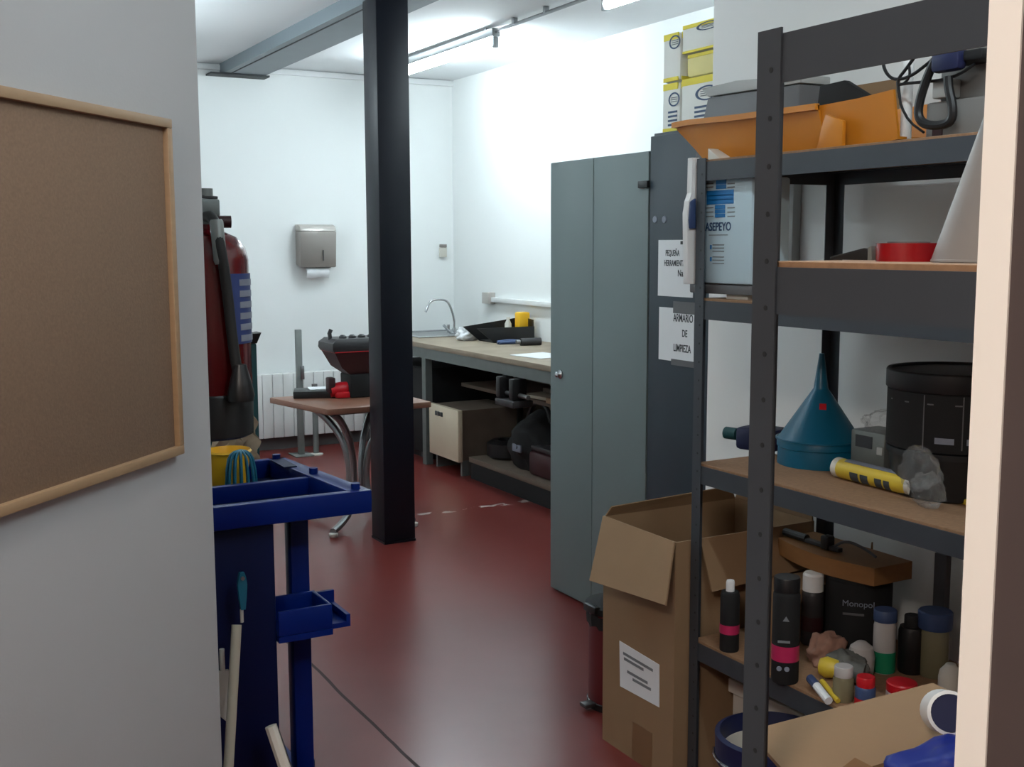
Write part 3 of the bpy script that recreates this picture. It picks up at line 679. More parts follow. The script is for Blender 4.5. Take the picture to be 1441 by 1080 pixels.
def sign(tl, br, lines, label, name='paper_sign'):
    a, b_ = onx(*tl, GX), onx(*br, GX)
    yb0 = a.y-.21
    t = thing(name, label, 'sign', (GX, a.y-.1, b_.z))
    P(t).hull((GX-.0012, yb0, b_.z), (GX-.0002, a.y, a.z)).build('sheet', 'paper', t)
    for txt, px, py, size, sx in lines:
        o_ = onx(px, py, GX); lettering(txt, size, (GX-.0014, o_.y, o_.z), RTY, UPZ, 'ink', t, off=t.location, sx=sx, bold=.0006)
    return t, a, b_
t, a, b_ = sign((927, 338), (970, 419), [('PEQUEÑA', 937, 360, .030, .62), ('HERRAMIENTA', 935, 374, .030, .62), ('Nau', 954, 389, .034, .8)], 'upper white paper sign on the dark locker door')
ar = onx(960, 341, GX); P(t).hull((GX-.008, ar.y-.05, ar.z-.008), (GX-.0013, ar.y, ar.z+.004)).build('clip', 'black_plastic', t)
t, a, b_ = sign((928, 432), (972, 512), [('ARMARIO', 948, 452, .040, .66), ('DE', 960, 474, .036, .7), ('LIMPIEZA', 948, 494, .038, .66)], 'lower white paper sign with taped corners on the dark locker door')
for (p0, p1) in (((948, 424), (975, 443)), ((945, 505), (975, 518))):
    q0, q1 = onx(*p0, GX), onx(*p1, GX)
    P(t).hull((GX-.0022, q0.y-.17, q1.z), (GX-.0013, q0.y, q0.z)).build('adhesive_tape', 'case_grey', t)

# kitchen roll packs on the locker
def pack(x, y, z, w, d, h, label, style):
    t = thing('paper_roll_pack', label, 'paper rolls', (x, y, z), 0, 'paper roll packs on the locker')
    mb = P(t).hull((x, y-d/2, z), (x+w, y+d/2, z+h), .018); mb.build('wrapping', 'roll_cream' if style == 2 else 'roll_white', t)
    for za, zc in ((.86, .99), (.02, .10)) if style != 2 else ((.84, .98),):
        P(t).hull((x-.0012, y-d/2+.012, z+h*za), (x+.004, y+d/2-.012, z+h*zc)).hull((x+.01, y-d/2-.0012, z+h*za), (x+w-.01, y-d/2+.004, z+h*zc)).build('yellow_band', 'roll_yellow', t)
    cy, cz_ = y-d*.22, z+h*(.80 if style == 0 else .66)
    if style != 2:
        n = 28; ov = []
        for r in (1, .8):
            ov.append([(x-.0022, cy+math.cos(2*PI*i/n)*d*.30*r, cz_+math.sin(2*PI*i/n)*h*.14*r) for i in range(n)])
        ov += [[(p[0]+.001, p[1], p[2]) for p in r] for r in ov[::-1]]
        m_ = P(t); rs = [m_._v(r) for r in ov]
        for a, b in zip(rs, rs[1:]+rs[:1]):
            for i in range(n): m_.bm.faces.new([a[i], a[(i+1) % n], b[(i+1) % n], b[i]])
        m_.build('oval_ring', 'deep_blue', t)
        for k in range(3): P(t).hull((x-.0020, cy-d*.17, cz_-h*.05+k*h*.04), (x, cy+d*.17, cz_-h*.035+k*h*.04)).build('script_line', 'ink_light', t)
    if style == 1:
        for k in range(4): P(t).hull((x-.0018, y-d*.38, z+h*.14+k*h*.085), (x, y+d*.1, z+h*.18+k*h*.085)).build('script_line', 'deep_blue', t)
    return t
LZ = lz_
PX = 2.60
ya = ony(930, 100, 3.45)
def yat(px, X): return onx(px, 100, X).y
def zat(px, py, X): return onx(px, py, X).z
y1_, y2_, y3_ = yat(931, PX), yat(957, PX), yat(1012, PX)
zz = [LZ, zat(944, 116, PX), zat(944, 47, PX)]
w_ = .24
pack(PX, (y1_+y2_)/2, LZ, w_, y1_-y2_-.002, zz[1]-LZ-.002, 'lower kitchen roll pack of the left stack on the dark locker', 1)
pack(PX, (y1_+y2_)/2, zz[1], w_, y1_-y2_-.002, zz[2]-zz[1], 'upper kitchen roll pack of the left stack on the dark locker', 0)
zr = [LZ, zat(975, 108, PX), zat(975, 74, PX), zat(975, 33, PX)]
yc_, yd_ = (y2_+y3_)/2, y2_-y3_
pack(PX, yc_, LZ, w_, yd_-.004, zr[1]-LZ-.002, 'bottom kitchen roll pack of the right stack, beside the orange tray', 1)
pack(PX+.01, yc_-.008, zr[1], w_, yd_-.024, zr[2]-zr[1]-.002, 'cream yellow kitchen roll pack in the middle of the right stack', 2)
pack(PX, yc_, zr[2], w_, yd_-.004, zr[3]-zr[2], 'topmost kitchen roll pack of the right stack, with the blue oval', 0)

# ------------------------------------------------------------- steel racks
def rack(name, label, X0, Y0, dep, L, Ht, levels, fl=.036, open_top=False):
    """X0,Y0: front corner at the far end; front faces -X, long side along Y"""
    t = thing(name, label, 'shelving rack', (X0+dep/2, Y0-L/2, 0), 0, 'grey steel storage racks')
    th = .0025
    for fx in (0, 1):
        for fy in (0, 1):
            x = X0+fx*dep; y = Y0-fy*L; sx = 1 if fx == 0 else -1; sy = -1 if fy == 0 else 1
            for z0, z1, f2 in ((0, Ht*.685, fl+.004), (Ht*.685, Ht, fl)):
                pass
            b = P(t)
            b.prism([(x, y, 0), (x+sx*fl, y, 0), (x+sx*fl, y+sy*th, 0), (x+sx*th, y+sy*th, 0), (x+sx*th, y+sy*fl, 0), (x, y+sy*fl, 0)], (0, 0, Ht))
            po = b.build('post', 'rack_steel', t, smooth=False)
            kb = P(t); z = .06
            while z < Ht-.03:
                kb.lathe([(.0030, 0), (.0030, .0004)], (x-sx*.0001 if sx > 0 else x-th*0-.0001*sx, y+sy*fl*.62, z), (-sx, 0, 0), 8)
                z += .05
            kb.build('keyholes', 'dark_gap', po, smooth=False)['kind'] = 'stuff'
            P(t).hull((x-sx*.001, y-sy*.001, -.0), (x+sx*(fl+.001), y+sy*(fl+.001), .02)).build('foot_cap', 'black_plastic', po)
    bh = .05
    for z in levels:
        for fx in (0, 1):
            x = X0+fx*dep; sx = 1 if fx == 0 else -1
            P(t).hull((x+sx*.003, Y0-.004, z-bh-.006), (x+sx*.006, Y0-L+.004, z-.006)).hull((x+sx*.006, Y0-.004, z-.022), (x+sx*.03, Y0-L+.004, z-.019)).build('beam', 'rack_steel', t, smooth=False)
        if open_top and z == levels[-1]: continue
        for fy in (0, 1):
            y = Y0-fy*L; sy = -1 if fy == 0 else 1
            P(t).hull((X0+.008, y+sy*.003, z-bh-.006), (X0+dep-.008, y+sy*.006, z-.006)).build('end_beam', 'rack_steel', t, smooth=False)
        P(t).hull((X0+.008, Y0-.010, z-.0185), (X0+dep-.008, Y0-L+.010, z), .001).build('shelf_board', 'particle', t, smooth=False)
    return t
BX, BY, BD, BL, BH = 1.93, 2.476, .50, 1.05, 1.752
LV = [.432, .932, 1.382, 1.748]
rack('storage_rack', 'grey steel rack with chipboard shelves against the right wall, behind the open door', BX, BY, BD, BL, BH, LV)
AX, AY, AD, AL = .836, .972, .50, 1.15
rack('storage_rack', 'nearest grey steel rack at the right edge, holding the red tape roll', AX, AY, AD, AL, 1.752, [.60, 1.510, 1.752], open_top=True)

# ---- top shelf of the far rack
T = LV[3]
xo = 2.0
# long orange tray
yA, yM, yE = 2.66, 2.02, 1.86
t = thing('orange_tray', 'orange plastic tray with a raised spout lying along the top of the far rack', 'tray', (2.1, 2.3, T))
def U(y, zb, zr, hw_b, hw_t, xc=2.12, th=.006):
    o = [(xc-hw_t, y, zr), (xc-hw_b, y, zb), (xc+hw_b, y, zb), (xc+hw_t, y, zr)]
    i = [(xc+hw_t-th, y, zr), (xc+hw_b-th, y, zb+th), (xc-hw_b+th, y, zb+th), (xc-hw_t+th, y, zr)]
    return o+i
z_ = lambda px, py, X=xo: onx(px, py, X).z
P(t).loft([U(2.665, z_(955, 183), z_(955, 173), .115, .125), U(2.645, z_(962, 195), z_(962, 172), .10, .125), U(2.60, z_(975, 210), z_(975, 170), .10, .125), U(2.555, T+.004, z_(995, 168), .10, .125), U(2.40, T+.001, z_(1040, 163), .085, .125), U(2.2, T+.001, z_(1100, 155), .09, .125), U(2.10, T+.001, z_(1150, 148), .095, .125)]).build('hull', 'orange', t)
P(t).loft([[(2.12+sx*(.125+dx), y, z+dz) for sx, dx, dz in ((-1, .008, -.012), (-1, .008, .003), (-1, -.006, .003), (-1, -.006, -.012))] for y, z in ((2.668, z_(955, 174)), (2.6, z_(975, 170)), (2.4, z_(1040, 163)), (2.2, z_(1100, 155)), (2.1, z_(1150, 148)))]).build('rim', 'orange', t)
P(t).loft([U(2.105, T+.001, z_(1148, 149), .10, .12, 2.125), U(1.98, T+.001, z_(1200, 139), .10, .12, 2.125), U(1.875, T+.012, z_(1258, 125), .10, .12, 2.125)]).build('spout', 'orange', t)
P(t).prism([(1.985, yat(1163, 1.985), z_(1162, 162)), (1.985, yat(1188, 1.985), z_(1187, 171)), (1.985, yat(1188, 1.985), T+.001), (1.985, 2.09, T+.001), (1.985, 2.075, z_(1160, 180))], (.012, 0, 0), .002).build('end_plate', 'orange', t)
# grey case and black block behind the tray
t = thing('grey_case', 'dark grey plastic case with a pale lid behind the orange tray', 'case', (2.33, 2.4, T))
ga, gb_ = onx(985, 140, 2.28), onx(1125, 140, 2.28)
za = zat(1000, 150, 2.28); zl = zat(1055, 110, 2.28); gY0, gY1 = yat(1126, 2.28), yat(975, 2.28)
P(t).prism([(2.28, gY1, T+.002), (2.28, gY1-.075, zat(994, 138, 2.28)), (2.28, gY0, zat(1125, 118, 2.28)), (2.28, gY0, T+.002)], (.12, 0, 0), .006).build('body', 'case_grey', t)
P(t).prism([(2.285, gY1-.07, zat(992, 137, 2.285)), (2.285, gY1-.035, zat(985, 125, 2.285)), (2.285, gY1-.2, zat(1055, 110, 2.285)), (2.285, gY0, zat(1125, 105, 2.285)), (2.285, gY0, zat(1125, 117, 2.285))], (.11, 0, 0), .004).build('lid', 'case_pale', t)
bY1, bY0 = yat(1121, 2.2), yat(1213, 2.2); zt_ = zat(1170, 110, 2.2)
b = MB().prism([(2.255, bY1, T+.002), (2.255, bY1-.03, zt_-.004), (2.255, bY1-.12, zt_), (2.255, bY0, zat(1213, 140, 2.2)), (2.255, bY0, T+.002)], (.022, 0, 0), .004)
single('black_cover', b, 'black_matte', 'black sloping plastic cover between the grey case and the orange spout', 'cover', (2.26, (bY0+bY1)/2, T))
single('cardboard_flat', MB().hull((2.40, yat(1262, 2.40), T), (2.415, yat(1205, 2.40), zat(1230, 116, 2.40)), .001), 'cardboard', 'brown cardboard strip standing behind the orange spout', 'cardboard', (2.4, 1.9, T), smooth=False)
# lamp stand, cables, device
st = onz(1276, 176, T); st = Vector((2.06, onx(1276, 150, 2.06).y, T))
t = thing('white_stand', 'white tube on a round chrome base beside the grey instrument', 'stand', st)
P(t).lathe([(.036, 0), (.036, .006), (.022, .012), (.012, .014)], st).build('base', 'chrome', t)
P(t).cyl(st+Vector((0, 0, .0135)), st+Vector((0, 0, .20)), .0125).build('tube', 'white_plastic', t)
dX = 2.04
dY1, dY0 = yat(1305, dX), yat(1420, dX)
t = thing('grey_instrument', 'grey boxy instrument with a black carrying loop on the top of the far rack', 'device', (dX+.15, (dY0+dY1)/2, T))
zt_ = zat(1330, 62, dX)
P(t).hull((dX, dY0-.06, T), (dX+.30, dY1, T+.085), .006).build('base_box', 'device', t)
P(t).hull((dX+.03, dY0-.06, T+.086), (dX+.30, dY1-.01, zt_), .006).build('upper_box', 'device', t)
for k in range(4): P(t).hull((dX-.002, dY0+.005+k*0, T+.03+k*.016), (dX, dY0+.045, T+.034+k*.016)).build('vent', 'ink', t)
P(t).hull((dX-.002, dY0+.02, T+.006), (dX, dY0+.035, T+.026)).build('socket', 'ink', t)
P(t).hull((dX-.002, yat(1330, dX), T+.012), (dX, yat(1316, dX), T+.034)).build('red_switch', 'maroon', t)
P(t).hull((dX-.012, yat(1340, dX), T+.09), (dX+.03, yat(1318, dX), T+.13), .004).build('panel', 'case_pale', t)
lx = dX-.03
def lp(px, py): return onx(px, py, lx)
P(t).tube([lp(1316, 84), lp(1304, 110), lp(1293, 145), lp(1292, 166), lp(1302, 176), lp(1325, 177), lp(1340, 170), lp(1341, 150), lp(1335, 125), lp(1334, 108)], .010, 10, smooth=2).build('carrying_loop', 'black_plastic', t)
P(t).box(lp(1335, 84), (.03, .075, .05), .01).build('loop_mount', 'navy', t)
P(t).hull((dX-.03, yat(1395, dX), zat(1370, 88, dX)), (dX+.05, yat(1345, dX), zat(1370, 72, dX)), .006).build('bracket', 'black_plastic', t)
cX = 2.02
def cp(px, py): return onx(px, py, cX)
b = MB().tube([cp(1242, 80), cp(1244, 98), cp(1254, 111), cp(1268, 112), cp(1284, 106), cp(1300, 94), cp(1312, 84)], .0038, 8, smooth=2)
b.tube([cp(1290, 76), cp(1276, 96), cp(1263, 112), cp(1264, 124), cp(1266, 138)], .0038, 8, smooth=2)
b.tube([cp(1266, 119), cp(1280, 117), cp(1305, 115), cp(1330, 112), cp(1352, 104), cp(1372, 90)], .0034, 8, smooth=2)
b.tube([cp(1279, 90), cp(1281, 108), cp(1272, 118), cp(1266, 119)], .003, 8, smooth=2)
b.tube([cp(1266, 136), cp(1268, 150), cp(1280, 172), cp(1300, 186.5)], .003, 8, smooth=1)
single('black_cable', b, 'black_plastic', 'tangled black cable hanging in loops left of the grey instrument', 'cable', cp(1266, 119))

# ---- second shelf of the far rack
T = LV[2]
AX1 = 1.955
ay1, ay0 = yat(989, AX1)+.05, yat(1062, AX1)
azt, azb = zat(1015, 251, AX1), T+.035
t = thing('first_aid_box', 'pale blue and white first aid cabinet with a striped blue cross on the far rack', 'first aid box', (AX1+.06, (ay0+ay1)/2, T))
P(t).hull((AX1, ay0, azb+.004), (AX1+.13, ay1, azt), .008).build('case', 'aid_blue', t)
P(t).hull((AX1+.005, ay0, T+.012), (AX1+.13, ay1, azb+.003), .004).build('lower_edge', 'case_grey', t)
P(t).hull((AX1+.02, ay0+.03, T), (AX1+.12, yat(1020, AX1), T+.0115)).build('foot', 'off_white', t)
fx = AX1-.0012
def bar(px0, py0, px1, py1, m, nm):
    a = onx(px0, py0, AX1); c = onx(px1, py1, AX1)
    zc0, zc1 = sorted((a.z, c.z))
    P(t).hull((fx, a.y, zc0), (AX1+.001, c.y, zc1)).build(nm, m, t)
for k, (y0_, y1_) in enumerate(((254, 259), (260.5, 265.5))): bar(1008, y0_, 1022, y1_, 'sky_blue', 'cross_bar')
for k, (y0_, y1_) in enumerate(((269, 274.5), (275.7, 280.5), (281.7, 286.5))): bar(995, y0_, 1032.5, y1_, 'sky_blue', 'cross_bar')
for k, (y0_, y1_) in enumerate(((289, 294), (295.2, 300), (301.2, 306))): bar(1006.5, y0_, 1020.5, y1_, 'sky_blue', 'cross_bar')
for py in (258, 263, 292, 298, 304):
    bar(994, py, 1004, py+1.1, 'ink_light', 'thin_line'); bar(1024, py, 1034, py+1.1, 'ink_light', 'thin_line')
o_ = onx(993, 325, AX1); e_ = onx(1033, 325, AX1)
lettering('ASEPEYO', .031, (fx, o_.y, o_.z), RTY, UPZ, 'deep_blue', t, off=t.location, sx=abs(o_.y-e_.y)/.139, bold=.0004)
for py in (344, 348.5, 353, 361, 365.5, 370):
    bar(1003, py, 1019, py+1.6, 'ink_light', 'small_print')
for py in (345, 362): bar(999.5, py, 1001.5, py+6, 'sky_blue', 'bullet')
bar(998, 330.5, 1024, 331.3, 'ink_light', 'thin_line')
hp = ony(971, 300, BY+.02)
t = thing('white_dustpan', 'white plastic dustpan with a blue grip hanging at the far end of the far rack', 'dustpan', (BX+.03, BY+.02, 1.4))
def ep(px, py): return ony(px, py, BY+.012)
P(t).prism([ep(974, 222), ep(985, 222), ep(985, 400), ep(967.5, 400), ep(967, 300), ep(969, 283), ep(974, 272)], (0, .02, 0), .002).build('pan', 'white_plastic', t)
P(t).prism([ep(970, 284), ep(977, 279), ep(977, 322), ep(969, 322), ep(968, 310)], (0, -.008, 0), .002).build('grip', 'dull_blue', t)
b = MB().prism([ony(976, 206, BY+.03), ony(1002, 221, BY+.03), ony(976, 221, BY+.03)], (0, .012, 0), .001)
single('white_wedge', MB().prism([(1.985, 2.50, LV[3]), (1.985, 2.44, LV[3]), (1.985, 2.50, LV[3]+.035)], (.06, 0, 0), .001), 'off_white', 'small white foam wedge under the left end of the orange tray', 'wedge', (2.0, 2.48, LV[3])); b.bm.free()
single('electrical_box', MB().hull((XN-.035, yat(1121, XN-.035), zat(1100, 375, XN-.035)), (XN-.0005, yat(1050, XN-.035), zat(1100, 240, XN-.035)), .004), 'case_pale', 'plain grey electrical box on the wall behind the far rack', 'electrical box', (XN, 2.5, 1.4))

# ---- third shelf of the far rack
T = LV[1]
fc = onz(1152, 652, T); fc = Vector((fc.x, fc.y, T))
t = thing('funnel', 'large teal funnel standing upside down on the far rack', 'funnel', fc)
k_ = (fc-CAM).dot(D)/F
rr = 57*k_
P(t).lathe([(rr*1.0, 0), (rr*1.01, .004), (rr*.99, rr*.42), (rr*1.02, rr*.44), (rr*1.02, rr*.62), (rr*1.0, rr*.66), (rr*.95, rr*.70), (rr*.20, rr*1.83), (rr*.175, rr*1.87), (rr*.06, rr*2.72), (rr*.045, rr*2.72)], fc, seg=44).build('body', 'funnel', t)
P(t).lathe([(rr*1.025, rr*.6), (rr*1.06, rr*.61), (rr*1.06, rr*.64), (rr*1.02, rr*.65)], fc, seg=44, cap=False).build('rim_ring', 'funnel', t)
tw = (CAM-fc); tw.z = 0; tw.normalize(); sd = Vector((-tw.y, tw.x, 0))
P(t).hull((-.009, -.002, -.009), (.009, .002, .009)).build('red_sticker', 'red_plastic', t)
stk = t.children[-1] if t.children else [c for c in bpy.data.objects if c.name.startswith('red_sticker')][0]
stk = [c for c in bpy.data.objects if c.name.startswith('red_sticker')][0]
for v in stk.data.vertices: v.co += t.location
zst = rr*1.46; rst = rr*.95+(rr*.20-rr*.95)*(zst-rr*.70)/(rr*1.13)
stp = tw*(rst*.96)-sd*(-rr*.06); ang = math.atan2(tw.x, -tw.y)
stk.location = stp+Vector((0, 0, zst)); stk.rotation_euler = (-.6, 0, ang)
# blue flask
fp_ = onz(1064, 634, T)
t = thing('blue_flask', 'dark blue square bottle lying behind the front post, left of the funnel', 'bottle', (fp_.x, fp_.y, T))
P(t).box((fp_.x+.02, fp_.y, T+.034), (.10, .12, .066), .012, Matrix.Rotation(.3, 3, 'Z')).build('body', 'navy', t)
P(t).cyl((fp_.x-.0, fp_.y-.04, T+.066), (fp_.x-.0, fp_.y-.04, T+.085), .022).build('cap', 'case_grey', t)
P(t).cyl((fp_.x-.02, fp_.y+.06, T+.04), (fp_.x-.03, fp_.y+.10, T+.04), .018).build('neck', 'teal_dark', t)
wz = T+.006
b = MB().tube([onz(1092, 611, T+.055), onz(1080, 613, T+.05), onz(1076, 625, T+.03), onz(1078, 634, wz+.004), onz(1095, 639, wz), onz(1150, 655, wz)], .003, 8, smooth=2)
single('wire_handle', b, 'white_plastic', 'bent white wire handle in front of the teal funnel', 'wire', onz(1095, 639, wz))
# sealant cartridge
g0, g1 = onz(1180, 672, T), onz(1287, 700, T); cr = .026
g0 = Vector((g0.x, g0.y, T+cr)); g1 = Vector((g1.x, g1.y, T+cr)); ax_ = (g1-g0).normalized(); L_ = (g1-g0).length
t = thing('sealant_cartridge', 'yellow sealant cartridge lying on the shelf in front of the funnel', 'cartridge', g0.lerp(g1, .5))
P(t).lathe([(cr*.96, 0), (cr*.98, .003), (cr*.98, L_-.003), (cr*.9, L_)], g0, ax_).build('body', 'yellow', t)
P(t).lathe([(cr*.9, -.006), (cr, -.004), (cr, .012), (cr*.98, .014)], g0, ax_).build('end_cap', 'off_white', t)
P(t).lathe([(cr*1.0, L_-.012), (cr*1.0, L_), (cr*.75, L_+.004), (.010, L_+.006), (.009, L_+.03)], g0, ax_).build('nozzle', 'off_white', t)
side = ax_.cross(Vector((0, 0, 1))).normalized()
if side.dot(CAM-g0) < 0: side = -side
upv = (side*.35+Vector((0, 0, 1))).normalized(); nv = (side-Vector((0, 0, .35))).normalized()
bandm = P(t)
for k in range(2):
    pass
n = 10
def cartrange(mb, s0_, s1_, a0, a1, r):
    gr = []
    for s_ in (s0_, s1_):
        gr.append([g0+ax_*s_+(side*math.cos(a)+Vector((0, 0, 1))*math.sin(a))*r for a in [a0+(a1-a0)*i/n for i in range(n+1)]])
    mb.sheet(gr, .0008)
cartrange(bandm, .035, L_-.02, 1.0, 1.7, cr*1.005); bandm.build('silver_band', 'label_pale', t)
for s0_, s1_ in ((.052, .074), (.080, .100), (.118, .136), (.141, .156)):
    bm_ = P(t); cartrange(bm_, s0_*L_/.2, s1_*L_/.2, -.9, .1, cr*1.006); bm_.build('black_lettering', 'ink', t)
# black box with white lines, clear bag, grey rolls
dc = onz(1320, 668, T)
dX0 = 2.13
t = thing('black_carton', 'black printed carton at the right end of the shelf beside the funnel', 'carton', (dX0+.1, 1.78, T))
dr = .160; dcx = 2.235; dcy = yat(1366, dcx); z0_, z1_ = T+.118, T+.300
t.location = (dcx, dcy, T+.118)
t['label'] = 'round black printed drum at the right end of the shelf beside the funnel'; t['category'] = 'drum'; t.name = 'black_drum'
P(t).lathe([(dr*.97, z0_), (dr*.98, z0_+.004), (dr*.98, z1_-.05), (dr*.96, z1_-.046)], (dcx, dcy, 0), seg=48).build('drum_body', 'black_matte', t)
P(t).lathe([(dr, z1_-.045), (dr*1.005, z1_-.043), (dr*1.005, z1_-.004), (dr*.985, z1_), (dr*.94, z1_), (dr*.93, z1_-.006), (0, z1_-.006)], (dcx, dcy, 0), seg=48, cap=False).build('lid', 'black_plastic', t)
def drum_patch(nm, m, a0, a1, za, zc, r=dr*.983):
    n_ = 6; mb = P(t)
    mb.sheet([[(dcx+math.cos(a0+(a1-a0)*i/n_)*r, dcy+math.sin(a0+(a1-a0)*i/n_)*r, z) for i in range(n_+1)] for z in (zc, za)], .0008); return mb.build(nm, m, t)
for a_ in (-2.9, -2.35, -1.8): drum_patch('white_line', 'case_grey', a_, a_+.016, z0_+.01, z1_-.05)
drum_patch('white_line', 'case_grey', -3.6, -1.2, z1_-.072, z1_-.069)
drum_patch('white_print', 'label_pale', -2.72, -2.45, z0_+.022, z0_+.036)
drum_patch('white_print', 'label_pale', -2.28, -2.05, z0_+.022, z0_+.036)
t2 = thing('black_tub', 'low round black tub under the black drum', 'tub', (dcx, dcy, T))
P(t2).lathe([(dr*.84, 0), (dr*.88, .004), (dr*.93, .100)], (dcx, dcy, T), seg=40).build('body', 'black_plastic', t2)
P(t2).lathe([(dr*.97, .100), (dr*.97, .114), (dr*.93, .117)], (dcx, dcy, T), seg=40).build('rim', 'black_plastic', t2)
b = MB().blob((2.05, yat(1318, 2.05), T+.085), (.022, .055, .05), 5, .3, sub=4)
b.blob((2.05, yat(1330, 2.05), T+.04), (.02, .05, .04), 9, .3, flat=T+.001, sub=4)
single('clear_bag', b, 'clear', 'crumpled clear plastic bag in front of the black drum', 'bag', (2.05, yat(1318, 2.05), T))
gX = 2.20
t = thing('grey_device', 'small grey device with a dark window between the funnel and the black drum', 'device', (gX+.04, yat(1240, gX), T))
P(t).hull((gX, yat(1264, gX), T), (gX+.10, yat(1214, gX), zat(1240, 611, gX)), .006).build('housing', 'galvanised', t)
P(t).hull((gX-.002, yat(1246, gX), zat(1235, 634, gX)), (gX, yat(1222, gX), zat(1235, 617, gX))).build('window', 'ink', t)
P(t).hull((gX-.003, yat(1262, gX), zat(1258, 645, gX)), (gX, yat(1254, gX), zat(1258, 634, gX))).build('switch', 'case_pale', t)
b = MB().blob((gX+.06, yat(1262, gX+.06), zat(1262, 597, gX+.06)), (.05, .055, .03), 4, .35, sub=4)
single('clear_wrap', b, 'clear', 'crumpled clear film lying on top of the small grey device', 'film', (gX+.06, yat(1262, gX+.06), zat(1240, 611, gX)))
yp = onz(1346, 707, T)
single('yellow_tape_measure', MB().hull((yp.x-.01, yp.y-.05, T), (yp.x+.04, yp.y+.02, T+.014), .003), 'yellow', 'flat yellow piece at the front edge of the shelf by the door edge', 'tape measure', (yp.x, yp.y, T))

# ---- fourth shelf of the far rack
T = LV[0]
def spray(px, py, r, h, m, cap, label, capr=.8, bands=(), caph=.05):
    p = onz(px, py, T); p = Vector((p.x, p.y, T))
    t = thing('spray_can', label, 'spray can', p, 0, 'cans on the lower shelf')
    P(t).lathe([(r*.95, 0), (r, .004), (r, h-.012), (r*.93, h-.003), (r*.86, h)], p).build('body', m, t)
    if cap: P(t).lathe([(r*capr, h), (r*capr, h+caph-.006), (r*capr*.85, h+caph)], p).build('cap', cap, t)
    for z0, z1, bm_ in bands: P(t).lathe([(r+.0008, z0), (r+.0008, z1)], p, cap=False).build('label_band', bm_, t)
    return t, p
tS, pS = spray(1104, 958, .034, .235, 'black_matte', None, 'tall black spray can with a magenta band at the front edge of the lower shelf', bands=((.058, .098, 'magenta'),))
P(tS).lathe([(.0325, .235), (.0325, .266), (.031, .270)], pS).build('cap', 'black_plastic', tS)
twd = (CAM-pS); twd.z = 0; twd.normalize(); rgt = Vector((-twd.y, twd.x, 0))
rgt = rgt if rgt.dot(RR) > 0 else -rgt
P(tS).box(pS+twd*.0342-rgt*.004+Vector((0, 0, .112)), (.030, .0015, .006), 0, Matrix.Rotation(math.atan2(rgt.y, rgt.x), 3, 'Z')).build('white_print', 'ink_light', tS)
for k in (-.010, .009): P(tS).lathe([(.0065, 0), (.006, .001)], pS+twd*.034+rgt*(k-.004)+Vector((0, 0, .042)), twd).build('white_mark', 'label_pale', tS)
P(tS).prism([pS+twd*.0345+rgt*-.008+Vector((0, 0, .165)), pS+twd*.0345+rgt*.008+Vector((0, 0, .165)), pS+twd*.0345+Vector((0, 0, .178))], twd*.001).build('triangle_mark', 'ink_light', tS)
t, p = spray(1026, 915, .026, .165, 'black_matte', 'white_plastic', 'slim black bottle with a pink band and white cap left of the front post', .45, ((.05, .075, 'magenta'),), .03)
t, p = spray(1142, 905, .030, .15, 'machine', 'white_plastic', 'grey spray can with a white dome cap behind the magenta banded can', .95, ((.04, .08, 'maroon'),), .05)
# black paint pot with wooden board across it
pp = onz(1206, 895, T); pp = Vector((2.30, onx(1207, 880, 2.30).y, T))
t = thing('paint_pot', 'big black paint pot with white lettering under the wooden board', 'paint pot', pp)
ph = zat(1206, 822, 2.22)-T
P(t).lathe([(.084, 0), (.088, .004), (.088, ph-.01), (.091, ph-.008), (.091, ph)], pp, seg=40).build('pot', 'black_matte', t)
twd = (CAM-pp); twd.z = 0; twd.normalize(); rgt = Vector((-twd.y, twd.x, 0)); rgt = rgt if rgt.dot(RR) > 0 else -rgt
lettering('Monopol', .023, pp+twd*.0892-rgt*.042+Vector((0, 0, ph-.068)), rgt, UPZ, 'label_pale', t, off=t.location, name='white_print')
P(t).box(pp+twd*.0880-rgt*.012+Vector((0, 0, ph-.09)), (.055, .0015, .006), 0, Matrix.Rotation(math.atan2(rgt.y, rgt.x), 3, 'Z')).build('small_print', 'case_grey', t)
bz_ = T+ph
b0, b1 = onx(1112, 795, 2.16), onx(1254, 805, 2.16)
t = thing('wooden_board', 'curved brown wooden board lying across the black paint pot', 'board', (pp.x, pp.y, bz_))
n = 14; g = []
for j in (0, 1):
    row = []
    for i in range(n+1):
        u = i/n; y = yat(1112, 2.24)*(1-u)+yat(1256, 2.24)*u
        x = 2.24 if j == 0 else 2.38
        row.append((x-(.035*math.sin(u*PI) if j == 0 else 0), y, bz_+.0485))
    g.append(row)
P(t).sheet(g, .048).build('board', 'wood_board', t)
bt = bz_+.0488
t = thing('black_clamp', 'black bar clamp lying on the wooden board', 'clamp', (2.27, 2.1, bt))
ka, kb = yat(1122, 2.27), yat(1185, 2.27)
P(t).tube([(2.27, ka, bt+.012), (2.27, ka-.09, bt+.012)], .0115, 10).build('grip', 'black_plastic', t)
P(t).box((2.27, ka-.15, bt+.008), (.018, .14, .012), .002).build('bar', 'machine', t)
P(t).box((2.27, kb, bt+.02), (.03, .03, .04), .006).build('jaw', 'black_plastic', t)
b = MB().tube([(2.27, kb-.02, bt+.01), (2.29, kb-.05, bt+.035), (2.31, kb-.10, bt+.02), (2.31, kb-.14, bt+.006)], .004, 8, smooth=2)
single('cord', b, 'case_grey', 'thin grey cord looped beside the black clamp', 'cord', (2.29, kb-.06, bt))
cs = MB().prism([(2.42, yat(1240, 2.42), T), (2.42, yat(1256, 2.42), T), (2.42, yat(1250, 2.42), zat(1248, 770, 2.42))], (.006, 0, 0))
single('wood_strip', cs, 'wood_board', 'thin pointed wooden strip leaning behind the board', 'strip', (2.42, yat(1250, 2.42), T), smooth=False)
